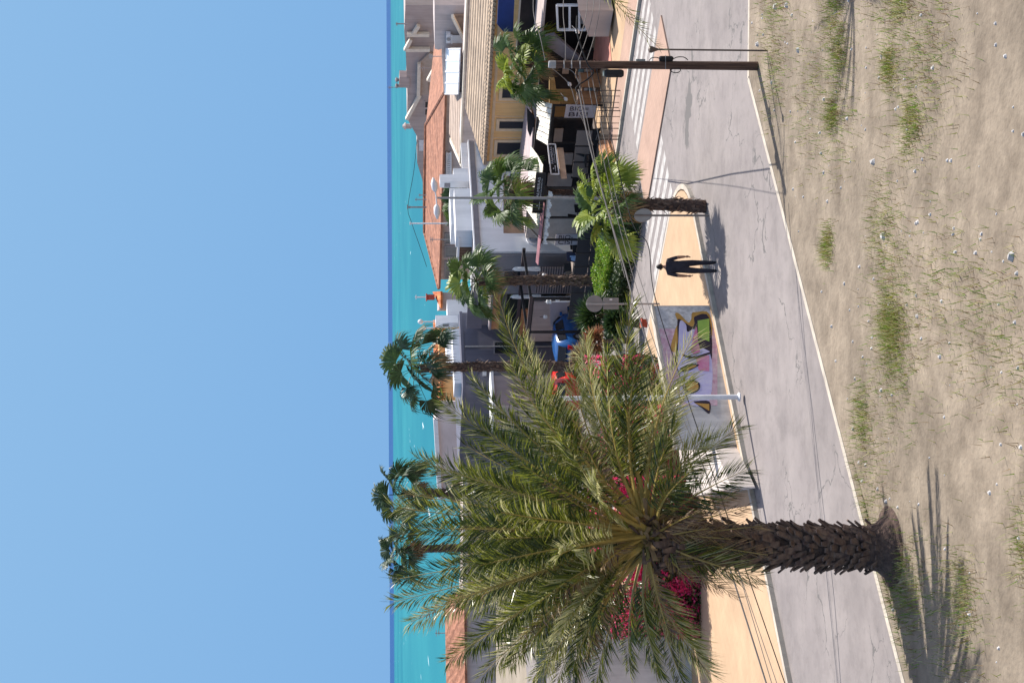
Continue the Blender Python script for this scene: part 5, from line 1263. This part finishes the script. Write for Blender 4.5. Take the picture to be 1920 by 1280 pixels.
paint('graffiti', [
 (g_gold, [(1272, 604), (1266, 590), (1268, 586), (1275, 589), (1290, 604), (1296, 598), (1297, 588), (1303, 585), (1330, 588), (1330, 640), (1262, 660), (1264, 625)], 0.006),
 (g_black, [(1271, 640), (1270, 606), (1274, 598), (1296, 612), (1302, 606), (1303, 593), (1330, 596), (1330, 690), (1268, 690)], 0.009),
 (g_green, [(1308, 601), (1330, 597), (1330, 640), (1309, 632)], 0.012),
 (g_purple, [(1270, 700), (1272, 640), (1275, 602), (1286, 608), (1289, 622), (1302, 617), (1306, 640), (1300, 700)], 0.012),
 (g_pink, [(1300, 628), (1306, 612), (1309, 640), (1312, 660), (1296, 660)], 0.015),
 (g_purple, [(1276, 664), (1330, 658), (1330, 752), (1282, 752), (1274, 700)], 0.011),
 (g_pink, [(1304, 668), (1330, 666), (1330, 696), (1310, 694)], 0.014),
 (g_black, [(1275, 690), (1292, 682), (1302, 682), (1311, 684), (1296, 693), (1280, 697)], 0.014),
 (g_gold, [(1277, 690), (1292, 684.5), (1301, 684), (1306, 686), (1294, 691), (1281, 694)], 0.017),
 (g_black, [(1280, 663), (1300, 668), (1330, 660), (1330, 664), (1300, 672), (1280, 667)], 0.015),
 (g_black, [(1284, 718), (1298, 712), (1311, 717), (1312, 729), (1300, 737), (1286, 734)], 0.014),
 (g_gold, [(1287, 719), (1298, 715), (1308, 719), (1309, 728), (1299, 734), (1289, 731)], 0.017),
 (g_black, [(1300, 752), (1330, 752), (1330, 775), (1316, 764), (1304, 756)], 0.014),
 (g_gold, [(1302, 755), (1330, 757), (1330, 770), (1317, 762)], 0.017),
])
# broad low concrete wall with rounded end
zb = 0.75
out = [(1262, 800), (1265, 785), (1270, 770), (1278, 760), (1288, 757), (1298, 761), (1306, 770), (1312, 782), (1322, 800), (1345, 850), (1372, 915), (1300, 930), (1278, 880)]
P = [G(x, y, zb) for x, y in out]
cr = thing('rounded_concrete_bench', V3((P[0].x, P[0].y, 0.12)), 'broad pale concrete bench with a rounded end beside the graffiti wall', 'bench')
b = MB(); b.prism(P, UPZ * -(zb - 0.12)); b.build('slab', ramp_m, cr)
b = MB(); b.tube([G(1268, 772, zb + 0.002), G(1276, 812, zb + 0.002), G(1290, 880, zb + 0.002)], 0.01, 5); b.build('joint', dgrey, cr)
b = MB(); cS = [G(1308 + 5 * math.sin(a) * 0.9, 816 + 8 * math.cos(a), zb + 0.004) for a in [i * 2 * math.pi / 18 for i in range(19)]]; b.tube(cS, 0.014, 5)
b.tube([G(1300, 811, zb + 0.004), G(1299.5, 817, zb + 0.004), G(1301, 822, zb + 0.004), G(1303.5, 823, zb + 0.004)], 0.010, 5); b.build('painted_mark', letter_d, cr)

# small items by the wall: white timber posts and an orange bin
b = MB(); b.prism([AT(x, y, 46) for x, y in ((1205, 598), (1206, 612), (1214, 614), (1214, 598))], (0, 0.25, 0)); b.prism([AT(x, y, 45.97) for x, y in ((1203, 596), (1203, 614), (1206, 614), (1206, 596))], (0, 0.32, 0)); one(b, 'litter_bin', mat('rust_red_bin', (0.38, 0.07, 0.035), 0.6), 'small rust red litter bin with a dark lid near the graffiti wall', 'litter bin')

# ------------------------------------------------------------------ cars
def car(name, label, c, yaw, body, L=3.9, W=1.72, Hh=1.48):
    o = thing(name, V3((c.x, c.y, 0.01)), label, 'car', 'parked cars')
    fx = V3((math.cos(yaw), math.sin(yaw), 0)); fy = V3((-math.sin(yaw), math.cos(yaw), 0))
    def P(x, y, z): return V3((c.x, c.y, 0.01)) + fx * x + fy * y + UPZ * z
    # cross sections along length: (x, half width low, belt z, roof z, half width roof, bottom z)
    secs = [(-L/2, .74, .62, .64, .60, .34), (-L/2+.06, .82, .82, .86, .66, .24), (-L/2+.30, .85, .93, 1.18, .62, .2), (-L/2+.62, .86, .95, Hh-.04, .60, .2), (-L/2+1.5, .86, .94, Hh, .60, .2),
            (.25, .86, .92, Hh-.02, .59, .2), (.62, .86, .92, 1.3, .60, .2), (1.02, .85, .9, .98, .66, .2), (1.5, .83, .78, .86, .62, .2), (L/2-.12, .78, .62, .70, .56, .22), (L/2, .66, .5, .56, .5, .3)]
    b = MB(); vs = []; n = 10
    for (x, w, bz, rz, rw, z0) in secs:
        vs += [P(x, -w*.9, z0), P(x, -w, z0+.2), P(x, -w, bz), P(x, -rw-.03, rz-.05), P(x, -rw*.7, rz), P(x, rw*.7, rz), P(x, rw+.03, rz-.05), P(x, w, bz), P(x, w, z0+.2), P(x, w*.9, z0)]
    fs = []
    for i in range(len(secs)-1):
        for j in range(n):
            fs.append((i*n+j, (i+1)*n+j, (i+1)*n+(j+1) % n, i*n+(j+1) % n))
    fs += [tuple(range(n)), tuple(range((len(secs)-1)*n, len(secs)*n))[::-1]]
    b.idx(vs, fs); bd = b.build('body', body, o, smooth=True)
    # side glass, set just proud of the body sides
    for sg_ in (-1, 1):
        for (xa, xb) in ((-L/2+.5, -.55), (-.48, .42)):
            lo, hi = .97, Hh-.13
            b = MB(); q = [P(xa, sg_*.868, lo), P(xb, sg_*.868, lo), P(xb-(.16 if xb > 0 else 0), sg_*.665, hi), P(xa+.12, sg_*.665, hi)]
            b.prism(q, fy*sg_*.012); b.build('side_glass', glassd, o)
    b = MB(); b.prism([P(-L/2+.14, -.6, 1.0), P(-L/2+.14, .6, 1.0), P(-L/2+.46, .52, Hh-.12), P(-L/2+.46, -.52, Hh-.12)], fx*-.14); b.build('rear_window', glassd, o)
    b = MB(); b.prism([P(1.05, -.66, .98), P(1.05, .66, .98), P(.5, .55, Hh-.1), P(.5, -.55, Hh-.1)], fx*.12 + UPZ*.03); b.build('windscreen', glassd, o)
    for sg_ in (-1, 1):
        b = MB(); b.box(P(-L/2-.02, sg_*.66-.1, .68), fx*.16, fy*.2, UPZ*.24); b.build('tail_light', tail_m, o)
        b = MB(); b.box(P(L/2-.16, sg_*.58-.12, .54), fx*.12, fy*.24, UPZ*.13); b.build('headlight', pale_metal, o)
        b = MB(); b.box(P(.72, sg_*.98-.08, .96), fx*.1, fy*.16, UPZ*.12); b.build('wing_mirror', body, o)
    for x in (-L/2+.72, L/2-.75):
        for sg_ in (-1, 1):
            b = MB(); b.lathe(P(x, sg_*.70, .31), [(.2, 0), (.31, .02), (.31, .17), (.2, .19)], 20, fy*sg_); w_ = b.build('wheel', tyre_m, o)
            b = MB(); b.lathe(P(x, sg_*.875, .31), [(.2, 0), (.19, .015), (.05, .03)], 12, fy*sg_); b.build('rim', rim_m, w_)
    b = MB(); b.box(P(-L/2-.03, -.72, .3), fx*.1, fy*1.44, UPZ*.2); b.build('bumper', blackfab if body is bluecar else body, o)
    return o
car('parked_car', 'blue hatchback parked in front of the mauve panel', AT(1090, 634, 74.5), R(58), bluecar)
car('parked_car', 'red hatchback parked left of the blue one, half behind palm fronds', AT(1088, 716, 75.0), R(72), redcar)

# ------------------------------------------------------------------ the man walking away
def person():
    D = 41.5
    f0 = G(1343, 500, 0.126); c = V3((f0.x, f0.y, 0.126))
    o = thing('person', c, 'man in black short sleeved shirt and trousers walking away across the plaza', 'person')
    def skin_mesh(name, verts, edges, radii, M, root=0, sub=2):
        me = bpy.data.meshes.new(name); me.from_pydata([(v[0], v[1], v[2]) for v in verts], edges, [])
        ob = bpy.data.objects.new(name, me); col.objects.link(ob)
        md = ob.modifiers.new('Skin', 'SKIN'); md.use_smooth_shade = True
        sv = me.skin_vertices[0].data
        for i, r_ in enumerate(radii): sv[i].radius = r_ if isinstance(r_, tuple) else (r_, r_)
        for i in range(len(verts)): sv[i].use_root = (i == root)
        s_ = ob.modifiers.new('Sub', 'SUBSURF'); s_.levels = sub; s_.render_levels = sub
        me.materials.append(M); dg = bpy.context.evaluated_depsgraph_get(); dg.update()
        m2 = bpy.data.meshes.new_from_object(ob.evaluated_get(dg)); m2.name = name
        bpy.data.objects.remove(ob)
        o2 = bpy.data.objects.new(name, m2); col.objects.link(o2)
        for p in m2.polygons: p.use_smooth = True
        return o2
    # facing +Y (away); x to the right of the walker and viewer
    V_ = [(0, 0, .93), (0, 0, 1.08), (0, .01, 1.28), (0, .0, 1.42), (0, .0, 1.50), (0, .015, 1.56),   # 0-5 pelvis .. neck
          (.10, 0, .90), (.12, .10, .50), (.12, .02, .09), (.125, .13, .04),                    # 6-9 right leg (front)
          (-.10, 0, .90), (-.12, -.02, .50), (-.13, -.18, .13), (-.13, -.08, .05),              # 10-13 left leg (trailing)
          (.19, 0, 1.41), (.27, -.04, 1.17), (.295, .05, .95), (.30, .08, .89),                  # 14-17 right arm
          (-.19, 0, 1.40), (-.26, -.06, 1.14), (-.27, -.02, .90), (-.27, -.01, .84)]             # 18-21 left arm
    E_ = [(0, 1), (1, 2), (2, 3), (3, 4), (4, 5), (0, 6), (6, 7), (7, 8), (8, 9), (0, 10), (10, 11), (11, 12), (12, 13), (3, 14), (14, 15), (15, 16), (16, 17), (3, 18), (18, 19), (19, 20), (20, 21)]
    Rr = [(.185, .14), (.185, .14), (.20, .14), (.17, .105), .065, .058, .115, .08, .058, .045, .115, .08, .058, .045, .075, .055, .038, .032, .075, .055, .038, .032]
    bd = skin_mesh('body', V_, E_, Rr, cloth_b); bd.parent = o
    bd.data.materials.append(skin)
    for p in bd.data.polygons:
        cc = p.center
        if (cc.z > 1.50) or (abs(cc.x) > .225 and cc.z < 1.17): p.material_index = 1
    # head
    b = MB(); import bmesh
    bm = bmesh.new(); bmesh.ops.create_uvsphere(bm, u_segments=20, v_segments=14, radius=1)
    for v in bm.verts:
        x, y, z = v.co
        k = 1 - 0.22 * max(0, -z) ** 1.2
        v.co = V3((x * .076 * k, y * .096 * (1 - .12 * max(0, -z)) + .015 + (.012 if (y > .9 and abs(z) < .25) else 0), z * .118 + 1.655))
    me = bpy.data.meshes.new('head'); bm.to_mesh(me); bm.free(); me.materials.append(skin); me.materials.append(hair)
    for p in me.polygons:
        p.use_smooth = True
        cc = p.center
        if cc.z > 1.69 or (cc.y < .0 and cc.z > 1.60): p.material_index = 1
    hd = bpy.data.objects.new('head', me); col.objects.link(hd); hd.parent = o
    b = MB()
    for sg_ in (-1, 1): b.lathe(V3((sg_ * .075, .015, 1.64)), [(.012, -.03), (.022, -.01), (.022, .015), (.01, .035)], 8)
    for k_ in range(1): b.lathe(V3((0, .108, 1.645)), [(.016, -.02), (.012, .015), (.004, .04)], 8)
    b.v = [tuple(V3(v) + V3(o['_o'])) for v in b.v]; b.build('ears_and_nose', skin, o)
    # hands: palm plus five fingers each
    for sg_, wr, dr in ((1, V3((.30, .08, .89)), V3((.05, .18, -1)).normalized()), (-1, V3((-.27, -.01, .84)), V3((-.02, .1, -1)).normalized())):
        b = MB(); sd = V3((0, 1, 0)); sd = (sd - dr * sd.dot(dr)).normalized()
        palm = wr + dr * .05
        b.tube([wr, wr + dr * .03, wr + dr * .085], [.022, .034, .030], 8)
        for k_, (u_, l_) in enumerate(((-.027, .062), (-.009, .074), (.009, .07), (.026, .055))):
            st = wr + dr * .08 + sd * u_; inw = V3((-sg_, 0, 0))
            b.tube([st, st + dr * l_ * .5, st + dr * l_ * .85 + inw * .02, st + dr * l_ + inw * .035], [.009, .0085, .008, .006], 6)
        st = wr + dr * .03 + sd * .03; b.tube([st, st + sd * .03 + dr * .02, st + sd * .035 + dr * .055], [.011, .010, .007], 6)
        b.v = [tuple(V3(v) + V3(o['_o'])) for v in b.v]; b.build('hand', skin, o, smooth=True)
    # shoes
    for (x, y, z, a) in ((.122, .02, .0, 0), (-.13, -.16, .02, .25)):
        b = MB(); b.tube([V3((x, y - .08, z + .05)), V3((x, y - .03, z + .055)), V3((x, y + .08, z + .045)), V3((x, y + .17, z + .035))], [.038, .048, .046, .03], 8)
        b.v = [tuple(V3(v) + V3(o['_o'])) for v in b.v]; b.build('shoe', black, o, smooth=True)
    return o
person()

# ------------------------------------------------------------------ light
az = V3((0.80, 0.60, 0)).normalized(); el = R(51)
sd = V3((az.x * math.cos(el), az.y * math.cos(el), math.sin(el)))
L = bpy.data.lights.new('sun', 'SUN'); L.energy = 4.4; L.angle = R(0.5); L.color = (1.0, 0.95, 0.87)
so = bpy.data.objects.new('sun', L); col.objects.link(so)
so.rotation_euler = sd.to_track_quat('Z', 'Y').to_euler(); so.location = (20, 10, 40)
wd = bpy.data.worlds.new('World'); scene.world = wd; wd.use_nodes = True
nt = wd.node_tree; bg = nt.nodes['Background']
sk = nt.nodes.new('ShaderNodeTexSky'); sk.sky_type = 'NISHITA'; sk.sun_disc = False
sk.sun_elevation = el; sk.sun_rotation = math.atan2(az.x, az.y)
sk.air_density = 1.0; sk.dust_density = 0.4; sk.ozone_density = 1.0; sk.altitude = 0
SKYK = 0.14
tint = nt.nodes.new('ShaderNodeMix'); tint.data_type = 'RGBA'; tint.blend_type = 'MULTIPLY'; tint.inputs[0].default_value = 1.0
tint.inputs[7].default_value = (1.6, 1.22, 0.98, 1)  # warm boost added to the unseen upper sky to lift shaded areas
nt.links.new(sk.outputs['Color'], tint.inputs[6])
# the clear sea-side sky: deep blue air low over the water
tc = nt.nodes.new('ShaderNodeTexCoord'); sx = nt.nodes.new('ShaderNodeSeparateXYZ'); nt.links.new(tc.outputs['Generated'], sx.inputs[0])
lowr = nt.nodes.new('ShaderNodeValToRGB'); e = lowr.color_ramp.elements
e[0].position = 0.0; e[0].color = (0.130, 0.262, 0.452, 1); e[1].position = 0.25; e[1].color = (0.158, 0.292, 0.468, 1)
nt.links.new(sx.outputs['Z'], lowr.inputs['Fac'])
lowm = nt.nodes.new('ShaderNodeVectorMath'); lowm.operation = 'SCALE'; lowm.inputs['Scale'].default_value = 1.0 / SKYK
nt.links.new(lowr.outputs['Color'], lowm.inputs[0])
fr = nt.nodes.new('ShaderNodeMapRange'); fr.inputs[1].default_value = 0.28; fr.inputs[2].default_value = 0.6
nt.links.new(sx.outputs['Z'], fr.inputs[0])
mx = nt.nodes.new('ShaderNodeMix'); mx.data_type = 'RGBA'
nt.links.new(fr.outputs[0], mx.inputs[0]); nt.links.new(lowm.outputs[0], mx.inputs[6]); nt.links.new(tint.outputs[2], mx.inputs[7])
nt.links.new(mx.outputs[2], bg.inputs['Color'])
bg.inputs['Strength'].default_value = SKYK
vs = scene.view_settings; vs.view_transform = 'Standard'; vs.look = 'None'; vs.gamma = 1.0; vs.exposure = 0.78; vs.use_curve_mapping = False
scene.cycles.max_bounces = 6; scene.cycles.transparent_max_bounces = 8

for ob in list(bpy.data.objects):
    if '_o' in ob.keys(): del ob['_o']
